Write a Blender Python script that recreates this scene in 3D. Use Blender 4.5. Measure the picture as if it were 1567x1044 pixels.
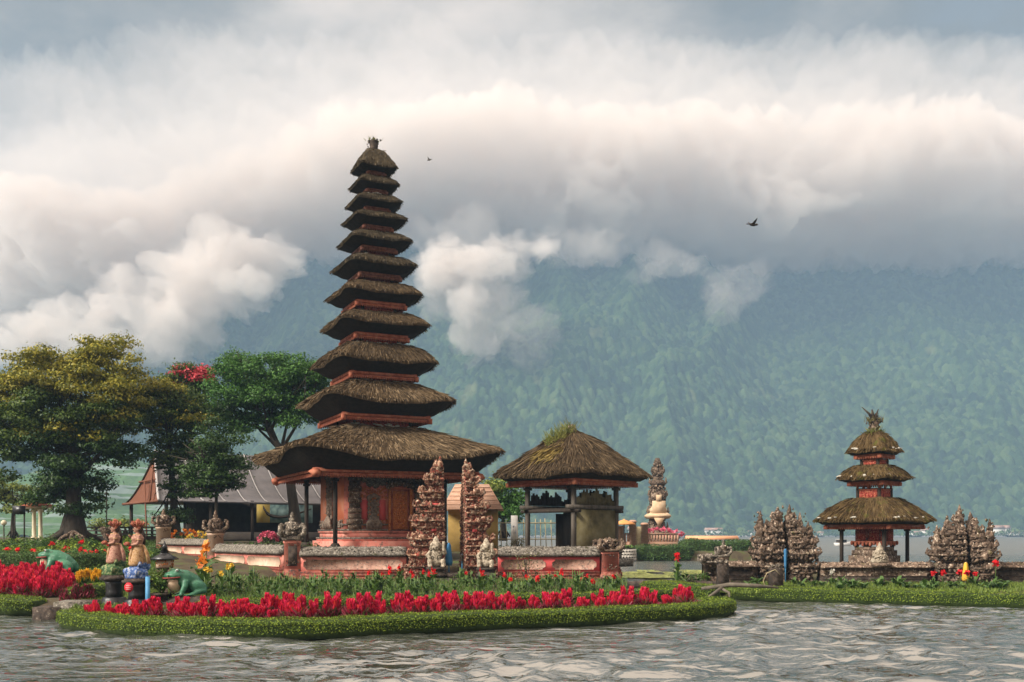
import bpy, math, random
import numpy as np
from mathutils import Vector, Matrix
R = math.radians
random.seed(7); RNG = np.random.default_rng(7)
for o in list(bpy.data.objects): bpy.data.objects.remove(o)
SC = bpy.context.scene; COL = SC.collection

# ---------------------------------------------------------------- camera, sky, sun, exposure
F, CX, HOR, H = 1524., 783.5, 818., 2.1      # focal length in photo pixels, principal column, horizon row, eye height
cam = bpy.data.objects.new('camera', bpy.data.cameras.new('camera')); COL.objects.link(cam)
cam.location = (0, 0, H); cam.rotation_euler = (R(90), 0, 0)
cam.data.sensor_width = 36; cam.data.lens = 36*F/1567; cam.data.shift_y = (HOR-522)/1567
cam.data.clip_start = .1; cam.data.clip_end = 9000
SC.camera = cam
SUN_AZ, SUN_EL = R(-122), R(36)              # direction towards the sun, azimuth from +Y clockwise
world = bpy.data.worlds.new('World'); SC.world = world; world.use_nodes = True
nt = world.node_tree; nd = nt.nodes; lk = nt.links
for n in list(nd): nd.remove(n)
def N(tree, t, **kw):
    n = tree.nodes.new(t)
    for k, v in kw.items():
        if k.startswith('i_'):
            key = k[2:]; n.inputs[int(key) if key.isdigit() else key.replace('_', ' ')].default_value = v
        else: setattr(n, k, v)
    return n
def ramp(tree, stops, interp='LINEAR'):
    r = tree.nodes.new('ShaderNodeValToRGB'); e = r.color_ramp.elements; r.color_ramp.interpolation = interp
    while len(e) < len(stops): e.new(.5)
    for k, (p, c) in enumerate(stops):
        e[k].position = p; e[k].color = (*c, 1) if len(c) == 3 else c
    return r
def mth(tree, op, a=None, b=None, c=None, clamp=False):
    m = tree.nodes.new('ShaderNodeMath'); m.operation = op; m.use_clamp = clamp
    for i, v in enumerate((a, b, c)):
        if v is None: continue
        if isinstance(v, (int, float)): m.inputs[i].default_value = v
        else: tree.links.new(v, m.inputs[i])
    return m.outputs[0]
sky = N(nt, 'ShaderNodeTexSky', sky_type='NISHITA', sun_disc=False, sun_elevation=SUN_EL, sun_rotation=SUN_AZ)
tc = N(nt, 'ShaderNodeTexCoord')
sep = N(nt, 'ShaderNodeSeparateXYZ'); lk.new(tc.outputs['Generated'], sep.inputs[0])
zc = mth(nt, 'MAXIMUM', sep.outputs[2], .0)
zz = mth(nt, 'ADD', zc, .22)                 # clouds on a ceiling seen in perspective
px = mth(nt, 'DIVIDE', sep.outputs[0], zz); py = mth(nt, 'DIVIDE', sep.outputs[1], zz)
cmb = N(nt, 'ShaderNodeCombineXYZ'); lk.new(px, cmb.inputs[0]); lk.new(py, cmb.inputs[1]); lk.new(sep.outputs[2], cmb.inputs[2])
n1 = N(nt, 'ShaderNodeTexNoise', i_Scale=2.3, i_Detail=7., i_Roughness=.56, i_Distortion=.15); lk.new(cmb.outputs[0], n1.inputs['Vector'])
mp2 = N(nt, 'ShaderNodeMapping'); mp2.inputs['Location'].default_value = (3.1, 1.7, .4); lk.new(cmb.outputs[0], mp2.inputs[0])
n2 = N(nt, 'ShaderNodeTexNoise', i_Scale=6.5, i_Detail=6., i_Roughness=.58, i_Distortion=.1); lk.new(mp2.outputs[0], n2.inputs['Vector'])
def lobe(d, pw):                             # a broad bright or dark stretch of the cloud cover round a direction
    v = Vector(d).normalized()
    dp = N(nt, 'ShaderNodeVectorMath', operation='DOT_PRODUCT'); lk.new(tc.outputs['Generated'], dp.inputs[0]); dp.inputs[1].default_value = v
    return mth(nt, 'POWER', mth(nt, 'MAXIMUM', dp.outputs['Value'], 0), pw)
def pd(x, y): return ((x-CX)/F, 1., (HOR-y)/F)
br = mth(nt, 'MULTIPLY', lobe(pd(1130, 220), 22), .26)
br = mth(nt, 'ADD', br, mth(nt, 'MULTIPLY', lobe(pd(560, 200), 26), .16))
br = mth(nt, 'ADD', br, mth(nt, 'MULTIPLY', lobe(pd(330, 190), 60), .16))
br = mth(nt, 'ADD', br, mth(nt, 'MULTIPLY', lobe(pd(820, 150), 60), .14))
br = mth(nt, 'SUBTRACT', br, mth(nt, 'MULTIPLY', lobe(pd(1545, 50), 70), .62))
br = mth(nt, 'SUBTRACT', br, mth(nt, 'MULTIPLY', lobe(pd(960, -90), 50), .60))
br = mth(nt, 'SUBTRACT', br, mth(nt, 'MULTIPLY', lobe(pd(120, -70), 50), .50))
br = mth(nt, 'SUBTRACT', br, mth(nt, 'MULTIPLY', lobe(pd(150, 330), 60), .12))
v = mth(nt, 'ADD', mth(nt, 'MULTIPLY_ADD', n1.outputs[0], 1.15, -.26), mth(nt, 'MULTIPLY', n2.outputs[0], .40))
zen = N(nt, 'ShaderNodeMapRange', interpolation_type='SMOOTHSTEP'); lk.new(sep.outputs[2], zen.inputs[0]); zen.inputs[1].default_value = .50; zen.inputs[2].default_value = .9   # an overcast sky is brightest overhead
br = mth(nt, 'ADD', br, mth(nt, 'MULTIPLY', zen.outputs[0], .40))
v = mth(nt, 'ADD', v, br, clamp=True)
crp = ramp(nt, [(.12, (.095, .078, .062)), (.27, (.175, .142, .114)), (.40, (.30, .243, .196)), (.50, (.385, .313, .255)), (.64, (.50, .40, .325)), (.82, (.64, .51, .41))])
lk.new(v, crp.inputs[0])
bst = N(nt, 'ShaderNodeVectorMath', operation='SCALE'); lk.new(crp.outputs[0], bst.inputs[0]); lk.new(mth(nt, 'MULTIPLY_ADD', zen.outputs[0], 8., 10.), bst.inputs['Scale'])
thin = ramp(nt, [(.0, (.90, .90, .90)), (.12, (1, 1, 1))]); lk.new(v, thin.inputs[0])
mx = N(nt, 'ShaderNodeMix', data_type='RGBA'); lk.new(thin.outputs[0], mx.inputs[0]); lk.new(sky.outputs[0], mx.inputs[6]); lk.new(bst.outputs[0], mx.inputs[7])
bg = N(nt, 'ShaderNodeBackground', i_Strength=.1); lk.new(mx.outputs[2], bg.inputs[0])
lk.new(bg.outputs[0], N(nt, 'ShaderNodeOutputWorld').inputs[0])
sl = bpy.data.lights.new('sun', 'SUN'); sl.energy = 4.0; sl.angle = R(22); sl.color = (1, .92, .82)
so = bpy.data.objects.new('sun', sl); COL.objects.link(so)
sd = Vector((math.sin(SUN_AZ)*math.cos(SUN_EL), math.cos(SUN_AZ)*math.cos(SUN_EL), math.sin(SUN_EL)))
so.rotation_euler = sd.to_track_quat('Z', 'Y').to_euler()
SC.view_settings.view_transform = 'Standard'; SC.view_settings.look = 'None'
SC.view_settings.exposure = 1.08; SC.view_settings.gamma = 1
SC.render.engine = 'CYCLES'
cy = SC.cycles; cy.use_denoising = True; cy.use_adaptive_sampling = True; cy.adaptive_threshold = .012
cy.max_bounces = 8; cy.diffuse_bounces = 3; cy.glossy_bounces = 3; cy.transmission_bounces = 3; cy.volume_bounces = 14; cy.transparent_max_bounces = 6
cy.sample_clamp_direct = 5; cy.sample_clamp_indirect = 3
cy.caustics_reflective = False; cy.caustics_refractive = False

# ---------------------------------------------------------------- helpers
def at(x, y, Y): return Vector(((x-CX)/F*Y, Y, H-(y-HOR)/F*Y))
def gx(x, Y): return (x-CX)/F*Y
def gz(y, Y): return H-(y-HOR)/F*Y
def U(a, b): return random.uniform(a, b)
def hash3(i, j, k):
    n = (i*374761393 + j*668265263 + k*2147483647 % 4294967291) & 0xffffffff
    n = (n ^ (n >> 13)) * 1274126177 & 0xffffffff
    n = (n ^ (n >> 16)) * 2246822519 & 0xffffffff
    return ((n ^ (n >> 15)) & 0xffffff) / float(0xffffff)
def vnoise(x, y, z=0.):
    x, y, z = np.broadcast_arrays(np.asarray(x, float), np.asarray(y, float), np.asarray(z, float))
    i, j, k = [np.floor(a).astype(np.int64) for a in (x, y, z)]
    u, v, w = x-i, y-j, z-k
    u, v, w = [a*a*(3-2*a) for a in (u, v, w)]
    r = 0
    for a in (0, 1):
        for b in (0, 1):
            for c in (0, 1):
                r = r + hash3(i+a, j+b, k+c)*(u if a else 1-u)*(v if b else 1-v)*(w if c else 1-w)
    return r*2-1
def fbm(x, y, z=0., o=4, g=.5):
    r = 0; a = 1.
    for q in range(o): r = r + a*vnoise(x*2**q+q*7.3, y*2**q-q*3.1, np.asarray(z)*2**q+q*1.7); a *= g
    return r

class MB:
    """collects geometry; build() links it as one mesh object"""
    def __init__(s): s.V = []; s.Fc = []; s.n = 0; s.sm = []
    def add(s, V, faces, smooth=False):
        V = np.asarray(V, float).reshape(-1, 3); s.V.append(V)
        if isinstance(faces, np.ndarray): s.Fc.append(faces.astype(np.int64)+s.n)
        else:
            by = {}
            for f in faces: by.setdefault(len(f), []).append(f)
            for k in by: s.Fc.append(np.asarray(by[k], np.int64)+s.n)
        s.n += len(V); return s
    def box(s, c, d, rz=0, tx=1., ty=1.):
        """box centred at c, size d, top scaled by tx, ty"""
        x, y, z = d[0]/2, d[1]/2, d[2]/2
        V = np.array([(-x, -y, -z), (x, -y, -z), (x, y, -z), (-x, y, -z), (-x*tx, -y*ty, z), (x*tx, -y*ty, z), (x*tx, y*ty, z), (-x*tx, y*ty, z)])
        if rz:
            cs, sn = math.cos(rz), math.sin(rz); V = np.stack([V[:, 0]*cs-V[:, 1]*sn, V[:, 0]*sn+V[:, 1]*cs, V[:, 2]], 1)
        return s.add(V+np.asarray(c, float), [(0, 3, 2, 1), (4, 5, 6, 7), (0, 1, 5, 4), (1, 2, 6, 5), (2, 3, 7, 6), (3, 0, 4, 7)])
    def bx(s, x0, x1, y0, y1, z0, z1, **k): return s.box(((x0+x1)/2, (y0+y1)/2, (z0+z1)/2), (x1-x0, y1-y0, z1-z0), **k)
    def rings(s, rs, closed=True, cap=True):
        """loft through rings (list of (n,3) arrays)"""
        n = len(rs[0]); m = len(rs); V = np.concatenate([np.asarray(r, float) for r in rs])
        i = np.arange(n if closed else n-1); f = []
        for k in range(m-1):
            a = k*n+i; b = k*n+(i+1) % n; f.append(np.stack([a, b, b+n, a+n], 1))
        s.add(V, np.concatenate(f))
        if cap:
            off = s.n-len(V)
            s.Fc.append(np.arange(n-1, -1, -1)[None]+off); s.Fc.append((np.arange(n)+(m-1)*n)[None]+off)
        return s
    def lathe(s, prof, seg=14, c=(0, 0, 0), sx=1., sy=1., rot=0., ax=None):
        a = np.arange(seg)/seg*2*math.pi+rot
        rs = [np.stack([np.cos(a)*r*sx, np.sin(a)*r*sy, np.full(seg, z)], 1) for r, z in prof]
        if ax is not None:
            M = np.array(Vector((0, 0, 1)).rotation_difference(Vector(ax)).to_matrix()); rs = [r@M.T for r in rs]
        return s.rings([r+np.asarray(c, float) for r in rs])
    def sq(s, prof, c=(0, 0, 0), sx=1., sy=1., rz=0.):
        """stack of square rings, r = half side"""
        return s.lathe([(r*math.sqrt(2), z) for r, z in prof], 4, c, sx, sy, math.pi/4) if not rz else s.sqr(prof, c, sx, sy, rz)
    def sqr(s, prof, c, sx, sy, rz):
        cs, sn = math.cos(rz), math.sin(rz); q = np.array([(-1, -1), (1, -1), (1, 1), (-1, 1)], float)*(sx, sy); rs = []
        for r, z in prof:
            p = q*r; rs.append(np.stack([p[:, 0]*cs-p[:, 1]*sn, p[:, 0]*sn+p[:, 1]*cs, np.full(4, z)], 1)+np.asarray(c, float))
        return s.rings(rs)
    def tube(s, pts, rad, seg=8):
        P = [Vector(p) for p in pts]; m = len(P)
        if isinstance(rad, (int, float)): rad = [rad]*m
        rs = []; a = np.arange(seg)/seg*2*math.pi; up = None
        for k in range(m):
            d = (P[min(k+1, m-1)]-P[max(k-1, 0)]); d = d.normalized() if d.length > 1e-9 else Vector((0, 0, 1))
            if up is None: up = d.orthogonal().normalized()
            u = (up-d*up.dot(d)); u = u.normalized() if u.length > 1e-6 else d.orthogonal().normalized(); w = d.cross(u); up = u
            rs.append(np.array(P[k])+np.outer(np.cos(a)*rad[k], np.array(u))+np.outer(np.sin(a)*rad[k], np.array(w)))
        return s.rings(rs)
    def ball(s, c, r, seg=12, rg=8, nz=0., ns=2., rot=None):
        if isinstance(r, (int, float)): r = (r, r, r)
        th = np.linspace(.06, math.pi-.06, rg); a = np.arange(seg)/seg*2*math.pi; rs = []
        for t in th[::-1]:
            q = np.stack([np.cos(a)*math.sin(t), np.sin(a)*math.sin(t), np.full(seg, math.cos(t))], 1)
            if nz: q = q*(1+nz*fbm(q[:, 0]*ns+c[0]*3, q[:, 1]*ns+c[1]*3, q[:, 2]*ns+c[2]*3, 3))[:, None]
            q = q*np.array(r)
            if rot is not None: q = q@np.array(rot.to_matrix() if hasattr(rot, 'to_matrix') else rot).T
            rs.append(q+np.asarray(c, float))
        return s.rings(rs)
    def torus(s, c, R_, r, ax=(0, 1, 0), seg=12, sg=6):
        M = np.array(Vector((0, 0, 1)).rotation_difference(Vector(ax)).to_matrix())
        a = np.arange(seg)/seg*2*math.pi; b = np.arange(sg)/sg*2*math.pi; V = []
        for t in a: V.append(np.stack([np.cos(t)*(R_+r*np.cos(b)), np.sin(t)*(R_+r*np.cos(b)), r*np.sin(b)], 1)@M.T+np.asarray(c, float))
        f = []
        for i in range(seg):
            for j in range(sg): f.append((i*sg+j, ((i+1) % seg)*sg+j, ((i+1) % seg)*sg+(j+1) % sg, i*sg+(j+1) % sg))
        return s.add(np.concatenate(V), f)
    def leaves(s, P, L, Wd=.5, up=.3, nrm=None, jit=.35, fold=.15):
        """one diamond leaf per point, random turn; up biases the leaf normal upward"""
        P = np.asarray(P, float); n = len(P)
        if n == 0: return s
        nn = RNG.normal(size=(n, 3)) if nrm is None else np.asarray(nrm)+RNG.normal(size=(n, 3))*.55
        nn[:, 2] += up*2; nn /= np.linalg.norm(nn, axis=1)[:, None]+1e-9
        t = RNG.normal(size=(n, 3)); t -= nn*(t*nn).sum(1)[:, None]; t /= np.linalg.norm(t, axis=1)[:, None]+1e-9
        b = np.cross(nn, t); l = (L*(1+jit*RNG.uniform(-1, 1, n)))[:, None]/2
        V = np.stack([P-t*l, P+b*l*Wd+nn*l*fold, P+t*l-nn*l*.2, P-b*l*Wd+nn*l*fold], 1).reshape(-1, 3)
        return s.add(V, np.arange(n*4).reshape(n, 4))
    def blades(s, P, D, L, w):
        """thin blades from P along D (n,3), width w"""
        P = np.asarray(P, float); D = np.asarray(D, float); n = len(P)
        D = D/(np.linalg.norm(D, axis=1)[:, None]+1e-9); sd_ = np.cross(D, RNG.normal(size=(n, 3))); sd_ /= np.linalg.norm(sd_, axis=1)[:, None]+1e-9
        L = np.broadcast_to(np.asarray(L, float), (n,))[:, None]; w = np.broadcast_to(np.asarray(w, float), (n,))[:, None]
        V = np.stack([P-sd_*w/2, P+sd_*w/2, P+D*L+sd_*w*.18, P+D*L-sd_*w*.18], 1).reshape(-1, 3)
        return s.add(V, np.arange(n*4).reshape(n, 4))
    def octas(s, P, sz, flat=1.):
        """little facetted knobs of carving"""
        P = np.asarray(P, float); n = len(P); q = np.array([(1, 0, 0), (0, 1, 0), (-1, 0, 0), (0, -1, 0), (0, 0, 1.3), (0, 0, -1.)])
        sc = (np.asarray(sz)*np.ones(n))[:, None]*RNG.uniform(.55, 1.35, (n, 3)); sc[:, 1] *= flat
        an = RNG.uniform(0, 6.28, n); V = q[None]*sc[:, None]; tl = RNG.uniform(-.6, .6, n)
        x = V[..., 0]*np.cos(an)[:, None]-V[..., 1]*np.sin(an)[:, None]; y = V[..., 0]*np.sin(an)[:, None]+V[..., 1]*np.cos(an)[:, None]; z = V[..., 2]+x*tl[:, None]
        V = np.stack([x, y, z], -1)+P[:, None]
        f = np.array([(0, 1, 4), (1, 2, 4), (2, 3, 4), (3, 0, 4), (1, 0, 5), (2, 1, 5), (3, 2, 5), (0, 3, 5)])
        return s.add(V.reshape(-1, 3), (f[None]+np.arange(n)[:, None, None]*6).reshape(-1, 3))
    def encrust(s, boxes, dens, sz, flat=.8):
        """knobs of carving over the faces of (x0,x1,y0,y1,z0,z1) boxes"""
        for x0, x1, y0, y1, z0, z1 in boxes:
            a = np.array([(x1-x0)*(z1-z0), (x1-x0)*(z1-z0)*.5, (y1-y0)*(z1-z0), (y1-y0)*(z1-z0), (x1-x0)*(y1-y0)]); n = max(4, int(a.sum()*dens))
            fc = RNG.choice(5, n, p=a/a.sum()); u = RNG.uniform(0, 1, (n, 3))
            P = np.stack([x0+(x1-x0)*u[:, 0], y0+(y1-y0)*u[:, 1], z0+(z1-z0)*u[:, 2]], 1)
            P[fc == 0, 1] = y0; P[fc == 1, 1] = y1; P[fc == 2, 0] = x0; P[fc == 3, 0] = x1; P[fc == 4, 2] = z1
            s.octas(P, sz, flat)
        return s
    def xf(s, M):
        s.V = [np.concatenate([v, np.ones((len(v), 1))], 1)@np.array(M).T[:, :3] for v in s.V]; return s
    def build(s, name, mat, parent=None, smooth=False, loc=None, rz=0.):
        me = bpy.data.meshes.new(name); V = np.concatenate(s.V)
        me.vertices.add(len(V)); me.vertices.foreach_set('co', V.astype(np.float32).ravel())
        li = np.concatenate([f.ravel() for f in s.Fc]); lt = np.concatenate([np.full(len(f), f.shape[1]) for f in s.Fc])
        me.loops.add(len(li)); me.loops.foreach_set('vertex_index', li.astype(np.int32))
        me.polygons.add(len(lt)); me.polygons.foreach_set('loop_start', (np.cumsum(lt)-lt).astype(np.int32))
        if smooth: me.polygons.foreach_set('use_smooth', np.ones(len(lt), bool))
        me.update(calc_edges=True); me.validate()
        if mat is not None: me.materials.append(mat)
        o = bpy.data.objects.new(name, me); COL.objects.link(o)
        if parent is not None: o.parent = parent
        if loc is not None: o.location = loc
        if rz: o.rotation_euler = (0, 0, rz)
        return o
def fuse(o, voxel, smooth=2):
    """union of the overlapping volumes of a mesh into one continuous skin"""
    m = o.modifiers.new('r', 'REMESH'); m.mode = 'VOXEL'; m.voxel_size = voxel
    if smooth:
        q = o.modifiers.new('s', 'SMOOTH'); q.iterations = smooth; q.factor = .5
    dg = bpy.context.evaluated_depsgraph_get(); me = bpy.data.meshes.new_from_object(o.evaluated_get(dg)); old = o.data
    mats = [x for x in old.materials]; o.modifiers.clear(); o.data = me; me.name = old.name
    me.materials.clear()
    for x in mats: me.materials.append(x)
    me.polygons.foreach_set('use_smooth', np.ones(len(me.polygons), bool)); return o
def tag(o, label, cat, group=None):
    o['label'] = label; o['category'] = cat
    if group: o['group'] = group
    return o
def thing(name, label, cat, loc=(0, 0, 0), rz=0., group=None):
    o = bpy.data.objects.new(name, None); COL.objects.link(o); o.empty_display_size = .2
    o.location = loc; o.rotation_euler = (0, 0, rz); return tag(o, label, cat, group)
def struct(o, kind='structure'): o['kind'] = kind; return o
KIDS = {}
def dup(o, loc, rz=0., sc=1., label=None, group=None):
    c = o.copy(); COL.objects.link(c); c.location = loc; c.rotation_euler = (0, 0, rz)
    c.scale = (sc, sc, sc) if isinstance(sc, (int, float)) else sc
    if label: c['label'] = label
    if group: c['group'] = group
    for ch in o.children:
        d = ch.copy(); COL.objects.link(d); d.parent = c
        for g in ch.children:
            e = g.copy(); COL.objects.link(e); e.parent = d
    return c

# ---------------------------------------------------------------- materials
def mat(name, cols, scale=4., rough=.85, bump=.3, bs=None, spec=.25, isl=0., icols=None, speck=None, speck2=None, trans=0., stretch=(1, 1, 1), detail=6., rg=(.32, .68), metal=0.):
    m = bpy.data.materials.new(name); m.use_nodes = True; t = m.node_tree
    for n in list(t.nodes): t.nodes.remove(n)
    L = t.links; out = N(t, 'ShaderNodeOutputMaterial'); b = N(t, 'ShaderNodeBsdfPrincipled', i_Roughness=rough, i_Metallic=metal)
    b.inputs['Specular IOR Level'].default_value = spec
    co = N(t, 'ShaderNodeTexCoord'); mp = N(t, 'ShaderNodeMapping'); mp.inputs['Scale'].default_value = stretch; L.new(co.outputs['Object'], mp.inputs[0])
    nz = N(t, 'ShaderNodeTexNoise', i_Scale=scale, i_Detail=detail, i_Roughness=.6); L.new(mp.outputs[0], nz.inputs['Vector'])
    k = len(cols); st = [(rg[0]+(rg[1]-rg[0])*i/max(1, k-1), c) for i, c in enumerate(cols)]
    rp = ramp(t, st); L.new(nz.outputs[0], rp.inputs[0]); c = rp.outputs[0]
    if icols:
        geo = N(t, 'ShaderNodeNewGeometry'); kk = len(icols); r2 = ramp(t, [(i/max(1, kk-1), q) for i, q in enumerate(icols)]); L.new(geo.outputs['Random Per Island'], r2.inputs[0])
        mm = N(t, 'ShaderNodeMix', data_type='RGBA', i_0=.75); L.new(c, mm.inputs[6]); L.new(r2.outputs[0], mm.inputs[7]); c = mm.outputs[2]
    for sp in (speck, speck2):
        if not sp: continue
        col, ss, th, wd = sp
        n3 = N(t, 'ShaderNodeTexNoise', i_Scale=ss, i_Detail=5., i_Roughness=.65); L.new(mp.outputs[0], n3.inputs['Vector'])
        r3 = ramp(t, [(th, (0, 0, 0)), (th+wd, (1, 1, 1))]); L.new(n3.outputs[0], r3.inputs[0])
        mm = N(t, 'ShaderNodeMix', data_type='RGBA'); L.new(r3.outputs[0], mm.inputs[0]); L.new(c, mm.inputs[6]); mm.inputs[7].default_value = (*col, 1); c = mm.outputs[2]
    if isl:
        geo = N(t, 'ShaderNodeNewGeometry'); hs = N(t, 'ShaderNodeHueSaturation'); L.new(c, hs.inputs['Color'])
        L.new(mth(t, 'MULTIPLY_ADD', geo.outputs['Random Per Island'], 2*isl, 1-isl), hs.inputs['Value']); c = hs.outputs[0]
    L.new(c, b.inputs['Base Color'])
    if bump:
        n4 = N(t, 'ShaderNodeTexNoise', i_Scale=bs or scale*6, i_Detail=6., i_Roughness=.65); L.new(mp.outputs[0], n4.inputs['Vector'])
        bp = N(t, 'ShaderNodeBump', i_Strength=bump, i_Distance=.05); L.new(n4.outputs[0], bp.inputs['Height']); L.new(bp.outputs[0], b.inputs['Normal'])
    s = b.outputs[0]
    if trans:
        tr = N(t, 'ShaderNodeBsdfTranslucent'); L.new(c, tr.inputs[0]); ms = N(t, 'ShaderNodeMixShader', i_0=trans); L.new(s, ms.inputs[1]); L.new(tr.outputs[0], ms.inputs[2]); s = ms.outputs[0]
    L.new(s, out.inputs[0]); return m
def leafmat(name, icols, spec=.25, trans=.25, rough=.5, isl=.25): return mat(name, [icols[0], icols[-1]], 1.2, rough, 0, icols=icols, trans=trans, spec=spec, isl=isl)
def vol(name, col, dens, an=0.):
    m = bpy.data.materials.new(name); m.use_nodes = True; t = m.node_tree
    for n in list(t.nodes): t.nodes.remove(n)
    p = N(t, 'ShaderNodeVolumePrincipled', i_Density=dens, i_Anisotropy=an); p.inputs['Color'].default_value = (*col, 1)
    t.links.new(p.outputs[0], N(t, 'ShaderNodeOutputMaterial').inputs['Volume']); return m
MT = {}
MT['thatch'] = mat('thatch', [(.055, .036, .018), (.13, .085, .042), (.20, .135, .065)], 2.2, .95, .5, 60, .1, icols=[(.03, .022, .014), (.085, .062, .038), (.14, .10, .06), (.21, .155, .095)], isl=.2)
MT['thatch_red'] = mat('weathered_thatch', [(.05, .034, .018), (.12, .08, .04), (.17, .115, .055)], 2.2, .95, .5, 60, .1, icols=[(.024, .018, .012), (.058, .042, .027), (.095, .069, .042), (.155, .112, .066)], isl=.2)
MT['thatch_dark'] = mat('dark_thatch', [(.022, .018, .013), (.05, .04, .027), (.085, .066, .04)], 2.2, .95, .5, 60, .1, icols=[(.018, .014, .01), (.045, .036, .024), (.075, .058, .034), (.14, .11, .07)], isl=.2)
MT['thatch_moss'] = mat('mossy_thatch', [(.035, .024, .013), (.08, .053, .026), (.125, .083, .042)], 2.5, .95, .5, 60, .1, icols=[(.026, .018, .01), (.066, .042, .019), (.105, .07, .03), (.16, .115, .052)], speck=((.085, .085, .018), 2.6, .56, .12), isl=.25)
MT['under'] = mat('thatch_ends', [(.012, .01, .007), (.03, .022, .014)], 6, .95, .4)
MT['wood_red'] = mat('painted_fascia', [(.26, .07, .04), (.42, .13, .075), (.48, .20, .115)], 5, .7, .3, spec=.2)
MT['wood_dark'] = mat('dark_timber', [(.022, .017, .013), (.05, .037, .027)], 6, .8, .3, stretch=(1, 1, .15))
MT['wood_grey'] = mat('grey_timber', [(.06, .052, .043), (.13, .11, .09)], 6, .85, .3, stretch=(1, 1, .2))
MT['gate_stone'] = mat('reddish_carved_stone', [(.05, .022, .015), (.19, .088, .058), (.40, .28, .19)], 7, .95, .7, 30, .1, isl=.5, speck=((.52, .42, .31), 11, .56, .06), speck2=((.30, .07, .05), 5, .58, .06))
MT['worn_panel'] = mat('worn_pink_panel', [(.26, .13, .10), (.38, .22, .165), (.45, .30, .235)], 4, .9, .3, speck=((.14, .10, .08), 12, .52, .1), speck2=((.46, .40, .33), 18, .60, .05))
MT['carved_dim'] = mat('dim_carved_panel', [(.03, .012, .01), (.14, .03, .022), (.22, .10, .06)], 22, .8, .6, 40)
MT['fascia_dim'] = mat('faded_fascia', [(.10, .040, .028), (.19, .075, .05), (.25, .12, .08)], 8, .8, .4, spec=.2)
MT['carved_red'] = mat('carved_red_panel', [(.10, .015, .012), (.42, .06, .045), (.55, .30, .15)], 22, .7, .6, 40)
MT['gold_red'] = mat('gilded_carving', [(.30, .05, .02), (.55, .17, .05), (.65, .33, .09)], 26, .6, .7, 40)
MT['pink'] = mat('pink_plaster', [(.54, .15, .12), (.64, .22, .17), (.66, .31, .24)], 2.2, .85, .2, spec=.2, speck=((.22, .11, .085), 5, .54, .14), speck2=((.40, .33, .27), 11, .62, .06))
MT['orange'] = mat('orange_plaster', [(.62, .17, .085), (.70, .23, .12), (.72, .34, .23)], 1.4, .85, .15, spec=.2)
MT['rose'] = mat('rose_plaster', [(.60, .085, .09), (.68, .13, .12)], 1.6, .85, .12, spec=.2)
MT['cream'] = mat('cream_render', [(.50, .33, .23), (.58, .41, .30), (.62, .47, .36)], 2, .9, .2, speck=((.22, .16, .12), 6, .60, .1))
MT['brick'] = mat('old_red_brick', [(.10, .035, .026), (.24, .065, .045), (.33, .14, .10)], 6, .9, .5, 30, speck=((.05, .04, .035), 9, .52, .12), speck2=((.34, .27, .21), 13, .60, .06))
MT['stone'] = mat('lichened_stone', [(.045, .038, .032), (.13, .11, .09), (.27, .24, .20)], 8, .95, .7, 30, .1, isl=.35, speck=((.46, .40, .32), 13, .55, .06), speck2=((.05, .036, .022), 4, .52, .1))
MT['stone_brown'] = mat('brown_stone', [(.04, .028, .022), (.12, .085, .062), (.24, .17, .125)], 8, .95, .7, 30, .1, isl=.5, speck=((.48, .40, .31), 12, .57, .06), speck2=((.07, .065, .02), 4, .60, .08))
MT['stone_grey'] = mat('mossy_grey_stone', [(.05, .045, .038), (.14, .125, .105), (.24, .215, .185)], 9, .95, .6, 35, .1, speck=((.40, .37, .31), 18, .58, .05), speck2=((.05, .05, .02), 4, .60, .08))
MT['stone_pale'] = mat('pale_carved_stone', [(.13, .105, .08), (.34, .29, .22), (.50, .44, .34)], 12, .9, .6, 30, .1, isl=.3, speck=((.07, .055, .04), 10, .58, .08))
MT['carv_grey'] = mat('grey_stucco_carving', [(.10, .075, .06), (.23, .175, .135), (.33, .265, .21)], 10, .9, .6, 30, .15)
MT['dark_stone'] = mat('dark_brown_stone', [(.018, .014, .012), (.05, .038, .03), (.10, .075, .06)], 6, .9, .5, 25, speck=((.22, .19, .15), 16, .62, .05))
MT['black'] = mat('black_stone', [(.008, .008, .009), (.02, .02, .021)], 6, .35, .15, spec=.5)
MT['hedge'] = leafmat('hedge_leaves', [(.024, .056, .008), (.065, .125, .014), (.14, .215, .022), (.24, .30, .035)], spec=.15, trans=.2)
MT['hedge_dark'] = leafmat('dark_hedge_leaves', [(.02, .055, .012), (.045, .105, .02), (.08, .15, .03)])
MT['hedge_core'] = mat('hedge_core', [(.016, .03, .006), (.04, .065, .012)], 10, .9, .5)
MT['soil'] = mat('soil', [(.035, .025, .017), (.07, .055, .03), (.06, .09, .02)], 1.2, .95, .5)
MT['grass'] = leafmat('grass_blades', [(.06, .11, .018), (.12, .19, .03), (.19, .24, .05)])
MT['bark'] = mat('bark', [(.02, .016, .012), (.06, .048, .036)], 4, .9, .6, stretch=(1, 1, .3))
MT['bark_pale'] = mat('pale_bark', [(.07, .06, .045), (.15, .13, .10)], 4, .9, .5, stretch=(1, 1, .3))
MT['dry_leaf'] = leafmat('dry_leaves', [(.06, .05, .02), (.14, .13, .05), (.22, .20, .09)])

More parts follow.
